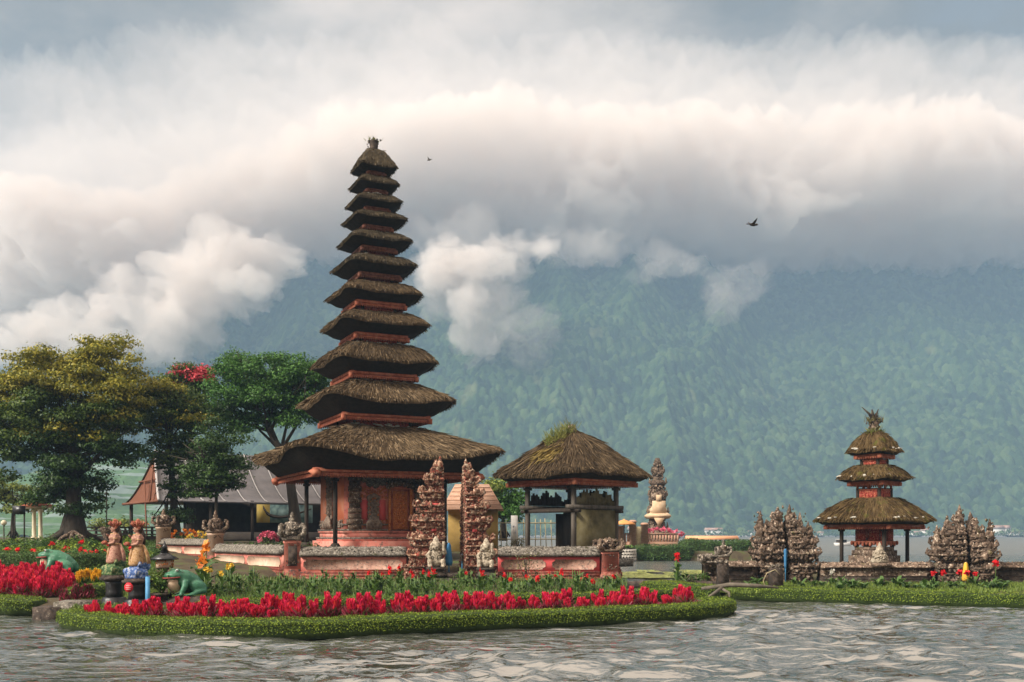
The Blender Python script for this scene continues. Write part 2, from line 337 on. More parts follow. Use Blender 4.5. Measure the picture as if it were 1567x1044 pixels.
# ---------------------------------------------------------------- the setting: water, ground, mountains, cloud, air
def inpoly(X, Y, poly):
    c = np.zeros(X.shape, bool); n = len(poly)
    for i in range(n):
        x0, y0 = poly[i]; x1, y1 = poly[(i+1) % n]
        if y0 == y1: continue
        c ^= ((y0 > Y) != (y1 > Y)) & (X < (x1-x0)*(Y-y0)/(y1-y0)+x0)
    return c
def pdist(X, Y, poly):
    d = np.full(X.shape, 1e9); n = len(poly)
    for i in range(n):
        ax, ay = poly[i]; bx, by = poly[(i+1) % n]; dx, dy = bx-ax, by-ay
        t = np.clip(((X-ax)*dx+(Y-ay)*dy)/(dx*dx+dy*dy+1e-12), 0, 1); d = np.minimum(d, np.hypot(X-ax-t*dx, Y-ay-t*dy))
    return np.where(inpoly(X, Y, poly), d, -d)
def PX(l): return [(gx(x, Y), Y) for x, Y in l]
def gnd(X, Y):
    X = np.asarray(X, float); Y = np.asarray(Y, float)
    zl = np.interp(Y, [20, 24, 30, 35, 42, 50, 70, 100], [.22, .28, .42, .72, 1.1, 1.62, 1.75, 1.8])
    zr = np.interp(Y, [20, 24, 34, 36, 37.5, 45, 60, 100], [.22, .28, .45, .52, 1.0, 1.15, 1.2, 1.2])
    k = np.clip((X+11)/3.5, 0, 1); k = k*k*(3-2*k)
    return zl*(1-k)+zr*k
ISLE = PX([(-330, 31), (-120, 28), (0, 26.4), (62, 25.4), (100, 24.2), (108, 23), (150, 21.6), (250, 20.4), (400, 20.05), (550, 20.6), (700, 21.9), (850, 22.9), (1000, 24.1), (1085, 25.2), (1108, 26.2), (1088, 27.4), (1040, 28.2), (965, 30.5), (948, 35), (950, 41), (940, 47), (900, 62), (850, 70), (700, 74), (100, 100), (-500, 100)])
RISLE = PX([(1008, 34.8), (1060, 33.3), (1130, 31.8), (1250, 30.3), (1400, 29.1), (1600, 27.7), (1800, 27), (1800, 50), (1300, 50), (1100, 42), (1040, 38)])
FISLE = PX([(925, 79), (1060, 80), (1170, 81), (1178, 95), (1050, 102), (925, 102)])
def island(name, poly, zf, st, mt):
    xs = [p[0] for p in poly]; ys = [p[1] for p in poly]
    X, Y = np.meshgrid(np.arange(min(xs)-2, max(xs)+2, st), np.arange(min(ys)-2, max(ys)+2, st)); d = pdist(X, Y, poly)
    Z = np.minimum(zf(X, Y)+.035*fbm(X*1.3, Y*1.3, 0, 3), -.3+np.maximum(d, -1)*3.)
    b = MB(); ny, nx = X.shape; i = np.arange(ny*nx).reshape(ny, nx)
    q = np.stack([i[:-1, :-1], i[:-1, 1:], i[1:, 1:], i[1:, :-1]], -1).reshape(-1, 4); keep = (d.ravel()[q] > -.6).any(1)
    b.add(np.stack([X, Y, Z], -1).reshape(-1, 3), q[keep]); return struct(b.build(name, mt, smooth=True))
island('ground', ISLE, gnd, .3, MT['soil'])
RG = lambda X, Y: np.interp(Y, [28, 32, 35, 37, 45], [.2, .3, .38, .55, .6])+0*X
island('ground', RISLE, RG, .3, MT['soil'])
island('ground', FISLE, lambda X, Y: .75+0*X, .8, MT['soil'])

def water():
    m = bpy.data.materials.new('lake_water'); m.use_nodes = True; t = m.node_tree; L = t.links; b = t.nodes['Principled BSDF']
    b.inputs['Roughness'].default_value = .035; b.inputs['IOR'].default_value = 3.1; b.inputs['Specular IOR Level'].default_value = .5
    co = N(t, 'ShaderNodeTexCoord')
    sy = N(t, 'ShaderNodeSeparateXYZ'); L.new(co.outputs['Object'], sy.inputs[0]); mr = N(t, 'ShaderNodeMapRange'); L.new(sy.outputs[1], mr.inputs[0])   # the open lake is ruffled finer than the mesh
    for i_, v_ in ((1, 28.), (2, 130.), (3, .04), (4, .36)): mr.inputs[i_].default_value = v_
    L.new(mr.outputs[0], b.inputs['Roughness'])
    nz = N(t, 'ShaderNodeTexNoise', i_Scale=.5, i_Detail=4.); mp0 = N(t, 'ShaderNodeMapping'); mp0.inputs['Scale'].default_value = (.5, 1., 1.); L.new(co.outputs['Object'], mp0.inputs[0]); L.new(mp0.outputs[0], nz.inputs['Vector'])
    rp = ramp(t, [(.35, (.034, .039, .028)), (.65, (.075, .080, .068))]); L.new(nz.outputs[0], rp.inputs[0]); L.new(rp.outputs[0], b.inputs['Base Color'])
    h = None
    for sc, st, w in ((1.5, (.5, 1.2, 1), 1.), (3.4, (.45, 1.1, 1), .32)):
        mp = N(t, 'ShaderNodeMapping'); mp.inputs['Scale'].default_value = st; mp.inputs['Rotation'].default_value = (0, 0, .25*w); L.new(co.outputs['Object'], mp.inputs[0])
        n = N(t, 'ShaderNodeTexNoise', i_Scale=sc, i_Detail=3., i_Roughness=.5, i_Distortion=.6); L.new(mp.outputs[0], n.inputs['Vector'])
        a = mth(t, 'MULTIPLY', n.outputs[0], w); h = a if h is None else mth(t, 'ADD', h, a)
    bp = N(t, 'ShaderNodeBump', i_Strength=.8, i_Distance=.2); L.new(h, bp.inputs['Height']); L.new(bp.outputs[0], b.inputs['Normal'])
    def grow(a, b_, s, g):
        r = [a]
        while r[-1] < b_: r.append(r[-1]+s); s *= g
        return r
    xr = grow(16.5, 2400, .09, 1.12)[1:]
    xs = np.array([-x for x in xr[::-1]]+list(np.arange(-16.5, 16.5, .085))+xr)
    ys = np.array(list(-np.array(grow(-12.5, 40, .4, 1.4)))[::-1]+list(np.arange(12.5, 33, .07))[1:]+grow(33, 960, .09, 1.035))
    X, Y = np.meshgrid(xs, ys)
    fx = np.gradient(xs); fy = np.gradient(ys); sp = np.maximum(fx[None, :]*.5, fy[:, None])
    w1 = 1-np.abs(vnoise(X*.42+Y*.22, Y*.62-X*.06+.3*vnoise(X*.5, Y*.5)))*2
    w2 = 1-np.abs(vnoise(X*.95-Y*.2+5, Y*1.5+X*.1+.4*vnoise(X, Y, 3)))*2
    w3 = 1-np.abs(vnoise(X*2.3+9, Y*3.6+.5*X, 1))*2; w4 = vnoise(X*5., Y*7., 4)
    big = np.clip(.65+.6*vnoise(X*.16+2, Y*.2+7), .25, 1.3)
    Z = (.058*w1*np.clip(1.5-sp*1., 0, 1)+.062*w2*np.clip(1.3-sp*2, 0, 1)+.046*w3*np.clip(1.2-sp*4, 0, 1)+.013*w4*np.clip(1.2-sp*7, 0, 1))*big-.02
    b_ = MB(); ny, nx = X.shape; i = np.arange(ny*nx).reshape(ny, nx)
    b_.add(np.stack([X, Y, Z], -1).reshape(-1, 3), np.stack([i[:-1, :-1], i[:-1, 1:], i[1:, 1:], i[1:, :-1]], -1).reshape(-1, 4))
    return struct(b_.build('water', m, smooth=True))
water()

def forestmat(name, cols, cell, stripes=None):
    m = bpy.data.materials.new(name); m.use_nodes = True; t = m.node_tree; L = t.links; b = t.nodes['Principled BSDF']
    b.inputs['Roughness'].default_value = .9; b.inputs['Specular IOR Level'].default_value = .1
    co = N(t, 'ShaderNodeTexCoord'); sp = N(t, 'ShaderNodeAttribute', attribute_name='crown_tint')
    nz = N(t, 'ShaderNodeTexNoise', i_Scale=.012, i_Detail=5.); L.new(co.outputs['Object'], nz.inputs['Vector'])
    n2 = N(t, 'ShaderNodeTexNoise', i_Scale=.55, i_Detail=4.); L.new(co.outputs['Object'], n2.inputs['Vector'])
    f = mth(t, 'ADD', mth(t, 'MULTIPLY', sp.outputs['Fac'], .46), mth(t, 'MULTIPLY', nz.outputs[0], .40)); f = mth(t, 'ADD', f, mth(t, 'MULTIPLY', n2.outputs[0], .46))
    rp = ramp(t, [(.3+.6*i/(len(cols)-1), c) for i, c in enumerate(cols)]); L.new(f, rp.inputs[0]); c = rp.outputs[0]
    if stripes:
        mp = N(t, 'ShaderNodeMapping'); mp.inputs['Scale'].default_value = (.022, .022, .32); L.new(co.outputs['Object'], mp.inputs[0])
        n3 = N(t, 'ShaderNodeTexNoise', i_Scale=1., i_Detail=3.); L.new(mp.outputs[0], n3.inputs['Vector'])
        r3 = ramp(t, [(.52, (0, 0, 0)), (.58, (1, 1, 1))]); L.new(n3.outputs[0], r3.inputs[0]); mm = N(t, 'ShaderNodeMix', data_type='RGBA')
        L.new(r3.outputs[0], mm.inputs[0]); L.new(c, mm.inputs[6]); mm.inputs[7].default_value = (*stripes, 1); c = mm.outputs[2]
    else:
        n3 = N(t, 'ShaderNodeTexNoise', i_Scale=.016, i_Detail=2.); mp = N(t, 'ShaderNodeMapping'); mp.inputs['Scale'].default_value = (1.6, .5, .6); mp.inputs['Location'].default_value = (4, 2, 7); L.new(co.outputs['Object'], mp.inputs[0]); L.new(mp.outputs[0], n3.inputs['Vector'])
        r3 = ramp(t, [(.70, (0, 0, 0)), (.74, (1, 1, 1))]); L.new(n3.outputs[0], r3.inputs[0]); mm = N(t, 'ShaderNodeMix', data_type='RGBA')
        L.new(r3.outputs[0], mm.inputs[0]); L.new(c, mm.inputs[6]); mm.inputs[7].default_value = (.10, .12, .05, 1); c = mm.outputs[2]
    L.new(c, b.inputs['Base Color']); return m
def crowns(X, Y, cell, seed=0):
    gi = np.floor(X/cell).astype(np.int64); gj = np.floor(Y/cell).astype(np.int64); best = np.zeros_like(X); tint = np.full_like(X, .2)
    for a in (-1, 0, 1):
        for b in (-1, 0, 1):
            i, j = gi+a, gj+b; cx = (i+.1+.8*hash3(i, j, seed+i*0))*cell; cy_ = (j+.1+.8*hash3(i, j, seed+1+i*0))*cell; r = cell*(.5+.42*hash3(i, j, seed+2+i*0)); hh = .55+.75*hash3(i, j, seed+3+i*0)
            d2 = ((X-cx)**2+(Y-cy_)**2)/r**2; nb = np.sqrt(np.clip(1-d2, 0, 1))*hh*r; up = nb > best; best = np.where(up, nb, best); tint = np.where(up, hash3(i, j, seed+4+i*0), tint)
    return best, tint
def hillmesh(name, X, Y, Z, m, tint=None):
    b = MB(); ny, nx = X.shape; i = np.arange(ny*nx).reshape(ny, nx)
    b.add(np.stack([X, Y, Z], -1).reshape(-1, 3), np.stack([i[:-1, :-1], i[:-1, 1:], i[1:, 1:], i[1:, :-1]], -1).reshape(-1, 4)); o = b.build(name, m)
    if tint is not None: at_ = o.data.attributes.new('crown_tint', 'FLOAT', 'POINT'); at_.data.foreach_set('value', tint.ravel().astype(np.float32))
    return struct(o)
MT['forest'] = forestmat('mountain_forest', [(.004, .012, .007), (.012, .030, .013), (.028, .058, .021), (.062, .098, .036)], 4.5)
X, Y = np.meshgrid(np.arange(-820, 960, 1.55), np.concatenate([np.arange(800, 900, 2.2), np.arange(900, 1540, 1.6)]))
def mtn(X, Y):
    s = np.clip((Y-905-18*fbm(X*.006, 0*Y, 3, 3))/600, 0, 1); top = 470+40*fbm(X*.0022, 0*X+2.2, 1, 2)+np.clip(X-420, 0, 500)*.10
    z = 1.2+top*(.93*s**1.12)
    rid = 1-np.abs(vnoise(X*.0085+.4*vnoise(X*.004, Y*.006, 8), Y*.0022, 5))*2; z += 38*rid*np.clip(s*3, 0, 1)*np.clip(2.2-s*1.6, 0, 1)
    z += 10*fbm(X*.013, Y*.013, 2, 3)*np.clip(s*3, 0, 1)
    z = np.minimum(z, np.maximum(1.2+.35*s*0, 1.30*(X+640)+14*fbm(X*.02, Y*.02, 4, 3)))
    return np.maximum(z, 1.0), s
Z, S_ = mtn(X, Y); CR, TI = crowns(X, Y, 5.8); Z = Z+1.7*CR*np.clip((Y-850)/20, .0, 1)*np.where(Z < 1.3, .8, .95)+.6*fbm(X*.3, Y*.3, 0, 2)*np.clip((Y-850)/20, 0, 1)
hillmesh('mountain', X, Y, Z, MT['forest'], TI)
X, Y = np.meshgrid(np.arange(-1500, 100, 7.), np.arange(1630, 2150, 9.))
s = (Y-1630)/520; Z = 2+(470+50*fbm(X*.003, 0*X, 2, 3)+np.clip(-X-700, 0, 900)*.05)*np.sin(np.clip(s, 0, 1)*1.5)**1.1+30*fbm(X*.009, Y*.004, 3, 3)*s+crowns(X, Y, 16., 9)[0]*.8
hillmesh('mountain', X, Y, Z, MT['forest'])
MT['terrace'] = forestmat('terraced_fields', [(.04, .09, .03), (.09, .16, .05), (.18, .25, .11)], 7., (.17, .22, .19))
X, Y = np.meshgrid(np.arange(-470, -95, 1.8), np.arange(400, 720, 2.6))
Z = 54*np.exp(-((X+265)/95)**2)*np.clip((Y-425)/260, 0, 1)+7*fbm(X*.02, Y*.02, 1, 3); Z = np.floor(Z/2.6)*2.6+.45*np.mod(Z, 2.6)-1.2
hillmesh('hill', X, Y, Z+.7*fbm(X*.3, Y*.3, 1, 2), MT['terrace'])

HZ = MB().box((0, 1000, 334), (3600, 2500, 672)).build('haze', vol('haze_air', (.35, .54, .75), .00040)); struct(HZ, 'stuff')
CLOUD = vol('cloud_vapour', (.945, .89, .84), .024, .0)
VEIL = vol('veil_vapour', (.87, .81, .755), .0036, .0)
THIN = vol('thin_vapour', (.93, .875, .825), .0029, .0)
MIST = vol('mist_vapour', (.86, .80, .745), .007, .0)
def cloud(name, c, r, nz=.55, ns=1.6, sub=5, seed=0., m=CLOUD):
    import bmesh
    bm = bmesh.new(); bmesh.ops.create_icosphere(bm, subdivisions=sub, radius=1.)
    V = np.array([v.co[:] for v in bm.verts]); Fa = np.array([[v.index for v in f.verts] for f in bm.faces]); bm.free()
    asp = np.array(r)/max(r); q = V*asp*ns*max(r)/70.
    k = np.maximum(.3, 1+nz*(.8*fbm(q[:, 0]+seed, q[:, 1], q[:, 2], 2)+(1-np.abs(fbm(q[:, 0]*1.9+seed, q[:, 1]*1.9, q[:, 2]*1.9+4, 4, .5))*1.7)*.42-.2))
    b = MB(); b.add(V*k[:, None]*np.array(r)+np.array(c), Fa); return struct(b.build(name, m, smooth=True), 'stuff')
def pc(x, y, Y, rx, ry, ryd=None, **k):
    p = at(x, y, Y); s_ = Y/F; return cloud('cloud', p, (rx*s_, (ryd or (rx+ry)/2)*s_, ry*s_), **k)
def bank(pts, seed, m=None):
    """a long roll of cloud lying along the ridge"""
    n = len(pts)*46; t = np.linspace(0, len(pts)-1, n); P = np.array([np.interp(t, range(len(pts)), [p[k] for p in pts]) for k in range(5)]).T
    seg = 120; a = np.arange(seg)/seg*2*math.pi; rs = []
    for i in range(n):
        x, y, z, ry, rz = P[i]; e = math.sqrt(max(.0004, 1-(2*i/(n-1)-1)**18)); dx = np.cos(a); dz = np.sin(a)
        f = .95+.34*fbm(x*.009+seed, dx*1.1+0*a, dz*1.1, 2)+.26*(1-np.abs(fbm(x*.024+seed, dx*2.4, dz*2.4+y*0, 5, .58))*1.6)
        rs.append(np.stack([x+0*a, y+dx*ry*f*e, z+dz*rz*f*e], 1))
    b = MB(); b.rings(rs); return struct(b.build('cloud', m or CLOUD, smooth=True), 'stuff')

bank([(-760,1300,345,150,100),(-540,1320,345,150,90),(-420,1350,385,150,72),(-300,1370,452,150,64),(-100,1380,478,160,82),(200,1390,472,170,82),(500,1390,466,170,82),(760,1400,474,170,84),(960,1400,480,170,84)], 3.)
def puffs(pts, n, r0, r1, Y=1120, seed=0, m=None, sub=5):
    rr = random.Random(seed)
    for q in range(n):
        t = q/max(1, n-1)*(len(pts)-1); i = min(int(t), len(pts)-2); f = t-i
        x = pts[i][0]*(1-f)+pts[i+1][0]*f+rr.uniform(-1, 1)*pts[i][2]; y = pts[i][1]*(1-f)+pts[i+1][1]*f+rr.uniform(-1, 1)*pts[i][3]; r = rr.uniform(r0, r1)
        pc(x, y, Y+rr.uniform(-40, 40), r*rr.uniform(1., 1.6), r*rr.uniform(.75, 1.1), seed=seed+q*3.7, nz=.9, ns=2.3, sub=sub, m=m or CLOUD)
puffs([(690, 400, 25, 12), (760, 400, 30, 14), (850, 385, 20, 8)], 5, 22, 38, 1110, 1, sub=6)
puffs([(690, 425, 14, 10), (715, 470, 12, 10), (712, 515, 10, 6)], 4, 20, 34, 1090, 21, sub=6)
puffs([(720, 400, 40, 12), (730, 500, 40, 20)], 4, 50, 75, 1095, 31, MIST)
puffs([(425, 392, 14, 6), (370, 425, 14, 10), (320, 475, 14, 12), (265, 530, 30, 8)], 6, 24, 42, 1110, 41, sub=6)
puffs([(330, 420, 30, 20), (240, 480, 40, 20), (120, 505, 40, 14), (10, 520, 20, 10)], 7, 36, 60, 1140, 61)
puffs([(390, 395, 30, 12), (280, 480, 40, 20), (180, 520, 60, 20)], 4, 34, 55, 1100, 71, MIST)
puffs([(880, 380, 30, 6), (1060, 415, 30, 14), (1090, 425, 20, 8)], 4, 24, 40, 1120, 81, MIST)
bank([(-740,1190,440,110,90),(-500,1190,460,110,90),(-250,1200,500,110,85),(0,1210,510,110,80),(250,1210,505,110,80),(500,1210,505,110,80),(740,1210,510,110,80),(930,1210,510,110,80)], 11., THIN)
bank([(-800,1420,470,120,95),(-500,1420,490,120,90),(-250,1430,530,120,75),(0,1440,545,120,68),(300,1440,545,120,68),(600,1440,545,120,68),(980,1440,545,120,68)], 17., VEIL)

# ---------------------------------------------------------------- thatched buildings
PHI = np.arange(96)/96*2*math.pi
def sqr_r(p=9.): return 1/(np.abs(np.cos(PHI))**p+np.abs(np.sin(PHI))**p)**(1/p)
def cornerw(): return np.clip(np.abs(np.sin(2*PHI)), 0, 1)**5
def thatch(se, ze, st, zt, sf, zf, curve=1.3, lift=.12, nst=1500, mt='thatch', straw=.42, p=9., seed=0., parent=None, thick=.10, extra=None, raised=0.):
    """square thatched roof: top ring (st, zt), rim (se, ze), underside in to (sf, zf)"""
    r0 = sqr_r(p); cw = cornerw(); cs, sn = np.cos(PHI), np.sin(PHI); rs = []; V = np.linspace(0, 1, 10)
    wob = .02*fbm(cs*3+seed, sn*3, seed, 3)
    def ring(v):
        s_ = st+(se-st)*v; z = zt-(zt-ze)*v**curve; r = s_*r0*(1+wob*v*1.5)
        zz_ = z+lift*cw*v**2-.25*lift*v**2+(zt-ze)*.045*fbm(cs*4+seed, sn*4, v*3+seed, 3)+raised*np.exp(-((v-.12)/.14)**2)*.5
        return np.stack([r*cs, r*sn, zz_], 1)
    for v in V: rs.append(ring(v))
    e = rs[-1]
    i1 = e.copy(); i1[:, :2] *= .985; i1[:, 2] -= thick
    b = MB(); b.rings(rs+[i1], cap=False)
    # loose straw laid down the slope, and a ragged rim
    n = nst; v = np.sqrt(RNG.uniform(.0, 1, n)*.97+.0); u = RNG.uniform(0, 1, n)*96; ui = u.astype(int) % 96; uf = u-np.floor(u)
    vi = np.clip((v*9).astype(int), 0, 8); vf = v*9-vi; RS = np.stack(rs)
    def smp(vi, vf):
        A = RS[vi, ui]*(1-uf)[:, None]+RS[vi, (ui+1) % 96]*uf[:, None]; B = RS[vi+1, ui]*(1-uf)[:, None]+RS[vi+1, (ui+1) % 96]*uf[:, None]
        return A*(1-vf)[:, None]+B*vf[:, None], B-A
    P, D = smp(vi, vf); D = D/(np.linalg.norm(D, axis=1)[:, None]+1e-9); P[:, 2] += .012+RNG.uniform(0, .025, n); D[:, 2] += RNG.uniform(.0, .05, n); D += RNG.normal(size=(n, 3))*.07
    sl_ = math.hypot(se-st, zt-ze); L = np.minimum(straw*RNG.uniform(.5, 1.2, n)*np.clip(se/2.5, .45, 1.), (1-v)*sl_+.05); b.blades(P, D, L, .035*RNG.uniform(.5, 1.4, n)*np.clip(se/2.5, .6, 1.15))
    m = int(nst*.35); k = RNG.integers(0, 96, m); f = RNG.uniform(0, 1, m)[:, None]; Q = e[k]*(1-f)+e[(k+1) % 96]*f; Q[:, 2] += .02
    D = Q*np.array([.5, .5, 0])/se; D[:, 2] = -.8; D += RNG.normal(size=(m, 3))*.25; b.blades(Q, D, (thick+.05)*RNG.uniform(.4, 1.15, m), .04)
    o = b.build('thatched_roof', MT[mt], parent)
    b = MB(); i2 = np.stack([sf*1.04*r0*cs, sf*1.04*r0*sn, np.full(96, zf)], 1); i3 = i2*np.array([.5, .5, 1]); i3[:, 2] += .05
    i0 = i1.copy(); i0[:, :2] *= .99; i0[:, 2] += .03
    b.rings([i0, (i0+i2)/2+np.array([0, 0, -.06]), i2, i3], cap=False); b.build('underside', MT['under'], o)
    return o
def fascia(s, z, h, parent, mt='wood_red', tooth=.07):
    b = MB(); t = .07
    for q in range(4):
        a = q*math.pi/2; M = Matrix.Rotation(a, 4, 'Z'); c = MB(); L = s if q % 2 == 0 else s-t/2-.002
        c.bx(-L, L, -s-t/2, -s+t/2, z+h*.45, z+h); c.bx(-L*.965, L*.965, -s*.97-t/2, -s*.97+t/2, z, z+h*.45-.01)
        n = max(6, int(L*2/tooth)); xs = np.linspace(-L*.955, L*.955, n)
        for x in xs: c.box((x, -s*.97-t/2-.006, z-.02), (tooth*.62, .02, .075), tx=1.)
        c.box((-L, -s, z+h*.15), (.16, .16, h*.9)); c.xf(M); b.V += c.V; b.Fc += [f+b.n for f in c.Fc]; b.n += c.n
    return b.build('fascia_frame', MT[mt], parent)
def tuft(name, pts, parent, mt, n=60, L=.4, spread=.6):
    b = MB()
    for p in pts:
        P = np.array(p)+RNG.normal(size=(n, 3))*np.array([.14, .14, .03]); D = RNG.normal(size=(n, 3))*spread; D[:, 2] = 1
        b.blades(P, D, L*RNG.uniform(.4, 1.1, n), .028); b.leaves(P+D*.2*L, .09)
    return b.build(name, MT[mt], parent)
MT['tuft'] = leafmat('roof_weeds', [(.07, .10, .02), (.16, .19, .04), (.26, .24, .06)])
MT['moss_white'] = mat('lichen_crust', [(.30, .28, .22), (.55, .52, .45)], 12, .95, .5)

def tier_box(s, z0, z1, parent, carved='carved_red'):
    b = MB(); b.bx(-s, s, -s, s, z0, z1)
    for x in (-1, 1):
        for y in (-1, 1): b.bx(x*s-.045, x*s+.045, y*s-.045, y*s+.045, z0, z1)
    o = b.build('tier_wall', MT['wood_dark'], parent)
    h = z1-z0
    for q in range(4):
        c = MB(); c.bx(-s+.08, s-.08, -s-.015, -s+.01, z0+h*.2, z0+h*.86)
        n = max(3, int(s*2/.16))
        for i in range(n):
            x = -s+.16+(2*s-.32)*i/max(1, n-1); c.ball((x, -s-.018, z0+h*.52), (.055, .03, h*.22), 6, 5)
        c.xf(Matrix.Rotation(q*math.pi/2, 4, 'Z')); c.build('carved_panel', MT[carved], o)
        c = MB()
        for zz_ in (z0+h*.15, z0+h*.9): c.bx(-s+.05, s-.05, -s-.03, -s+.01, zz_-.022, zz_+.022)
        c.xf(Matrix.Rotation(q*math.pi/2, 4, 'Z')); c.build('panel_border', MT['wood_red'], o)
    return o

# ---- the eleven tiered shrine tower
TD = 43.; TX = gx(572, TD); TYAW = R(25.5); K = TD/F
tower = thing('shrine_tower', 'tall tower of eleven stacked thatched roofs over a pink walled shrine', 'temple tower', (TX, TD, 1.0), TYAW)
r0 = sqr_r(9.); EXT = (r0*np.cos(PHI+TYAW)).max()
def lz(y, dy=0): return gz(y, TD)-1.0
# half width of eave px, tip y, top y, half fascia px, fascia bottom y (at the tower's axis), half of box below next roof
TIERS = [(200, 705, 657, 163, 736, 58), (124.5, 621, 589, 89, 650, 47), (99, 561, 532, 68, 586, 39.5), (86, 504, 484, 54, 526, 34.5), (76, 457, 439, 50, 477, 29.5), (67, 413, 398, 42, 433, 26),
         (58.5, 375, 361, 35, 391, 22.5), (51, 341, 330, 29, 357, 19.5), (45, 315, 303, 24, 328, 17), (39.5, 287, 274, 20, 299, 15), (36, 261, 230, 17, 271, 0)]
EXF = math.cos(TYAW)+math.sin(TYAW)
for i, (he, yt, ytop, hf, yf, hb) in enumerate(TIERS):
    se = he*K/EXT; sf = hf*K/EXF; ze = lz(yt); zf = lz(yf)
    last = i == 10
    sb = hb*K/EXF; st = sb*1.28 if not last else .16
    thatch(se, ze, st, lz(ytop), sf, zf+(.22 if i < 7 else .15), curve=(1.10 if i == 0 else 1.3 if i == 1 else 2.0 if not last else 1.75), lift=(.42, .24, .14, .12, .10, .08, .07, .06, .05, .04, .03)[i], nst=(11000, 5200, 3600, 3000, 2400, 2000, 1700, 1400, 1200, 1000, 1100)[i],
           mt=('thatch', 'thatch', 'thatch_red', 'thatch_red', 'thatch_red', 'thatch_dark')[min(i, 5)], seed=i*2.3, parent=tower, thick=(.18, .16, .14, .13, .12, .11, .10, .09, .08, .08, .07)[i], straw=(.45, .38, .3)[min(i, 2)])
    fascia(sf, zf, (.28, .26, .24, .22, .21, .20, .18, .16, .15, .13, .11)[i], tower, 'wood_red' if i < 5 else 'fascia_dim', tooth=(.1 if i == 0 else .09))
    if not last:
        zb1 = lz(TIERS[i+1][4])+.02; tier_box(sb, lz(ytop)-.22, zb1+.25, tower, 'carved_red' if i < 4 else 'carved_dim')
b = MB()                                                                    # pale crust left on the upper ring of the lower roofs
for i, n in ((0, 26), (1, 22), (2, 12), (5, 8), (6, 9), (7, 6), (8, 6)):
    s = TIERS[i][5]*K/EXF*1.2; z = lz(TIERS[i][2])+.02
    for q in range(n):
        t = U(-1, 1)*s; b.ball((t, -s+U(-.05, .1), z+U(-.05, .05)), (U(.05, .16), U(.05, .1), U(.025, .06)), 7, 5, .3) if q % 3 else b.ball((-s+U(-.05, .1), t, z), (U(.04, .1), U(.05, .12), U(.025, .05)), 7, 5, .3)
b.build('lichen_crust', MT['moss_white'], tower)['kind'] = 'stuff'
z = lz(TIERS[10][2])
b = MB(); b.lathe([(.15, z-.1), (.19, z+.05), (.16, z+.12), (.19, z+.22), (.17, z+.3), (.2, z+.38), (.12, z+.42)], 12); b.octas(RNG.normal(size=(40, 3))*np.array([.13, .13, .1])+np.array([0, 0, z+.32]), .05); b.build('finial', MT['dark_stone'], tower)
tuft('finial_weeds', [(0, 0, z+.36)], tower, 'tuft', 40, .28, .8)
s = TIERS[0][5]*K/EXF*1.2
tuft('roof_weeds', [(s*.7, -s*.95, lz(650)), (s*.95, -s*.9, lz(650)), (s*1.05, -s*.6, lz(648))], tower, 'tuft', 50, .3)
s = TIERS[1][5]*K/EXF*1.25
tuft('roof_weeds', [(s*.75, -s*.9, lz(578)), (s, -s*.5, lz(578))], tower, 'hedge_dark', 40, .3)

# body under the lowest roof
sb = 1.84; zb = gz(812, TD)-1.0; zt_ = lz(728)
b = MB(); b.bx(-sb, sb, -sb, sb, zb, zt_+.4); body = b.build('shrine_wall', MT['pink'], tower)
for y_, c_ in ((-1, 0), (1, 0)):
    pass
b = MB(); b.bx(-sb-.012, -sb+.05, -sb+.02, sb-.02, zb+.25, zt_+.1); b.build('side_wall', MT['orange'], body)
b = MB()
for s_, z0, z1 in ((sb+.10, zb-.10, zb), (sb+.04, zb-.32, zb-.10), (sb+.16, zb-.44, zb-.32), (sb+.30, 0.0, zb-.44)): b.bx(-s_, s_, -s_, s_, z0, z1)
b.build('plinth', MT['pink'], tower)
b = MB()
for s_, z0 in ((sb+.12, zb-.02), (sb+.18, zb-.36), (sb+.06, zb+.2)): b.bx(-s_, s_, -s_, s_, z0, z0+.07)
b.build('plinth_moulding', MT['stone_grey'], tower)
def pilaster(x, w, parent, h0, h1, mt='stone_brown'):                         # banded corner pilaster on the front face
    b = MB(); n = 11
    for i in range(n):
        z0 = h0+(h1-h0)*i/n; ww = w*(1 if i % 2 else .82)*(1.25 if i < 3 else 1); b.box((x, -sb-.05, z0+(h1-h0)/n/2), (ww, .22+.05*(i % 2), (h1-h0)/n*.94))
    b.build('pilaster', MT[mt], parent)
pilaster(-sb+.42, .52, tower, zb+.02, zt_+.1); pilaster(sb-.42, .52, tower, zb+.02, zt_+.1)
def relief(parent, face, x, w, h0, h1, mt='carv_grey', crown=True):
    """carved stucco relief panel with a flared foot; face 0 front, 1 left"""
    b = MB(); f = -sb
    b.bx(x-w/2, x+w/2, f-.09, f+.02, h0+.3, h1); b.bx(x-w*.36, x+w*.36, f-.14, f-.085, h0+.42, h1-.1)
    P = np.stack([RNG.uniform(x-w*.34, x+w*.34, 60), np.full(60, f-.15), RNG.uniform(h0+.45, h1-.12, 60)], 1); b.octas(P, .055)
    for k in range(9):
        q = k/8*2-1; b.tube([(x+q*w*.75, f-.1, h0+.02), (x+q*w*.85, f-.2, h0+.22+.1*(1-q*q)), (x+q*w*.55, f-.14, h0+.42+.15*(1-q*q))], [.075, .06, .03], 6)
    for k in range(5):
        z_ = h0+.5+(h1-h0-.6)*k/4
        for s_ in (-1, 1): b.ball((x+s_*w*.55, f-.07, z_), (.08, .06, .10), 7, 5)
    if crown:
        for k in range(7): b.ball((x+(k-3)*w*.2, f-.1, h1+.1*(1-abs(k-3)/3)), (.09, .08, .10), 7, 5, .2)
    b.xf(Matrix.Rotation(-face*math.pi/2, 4, 'Z')); b.build('carved_relief', MT[mt], parent)
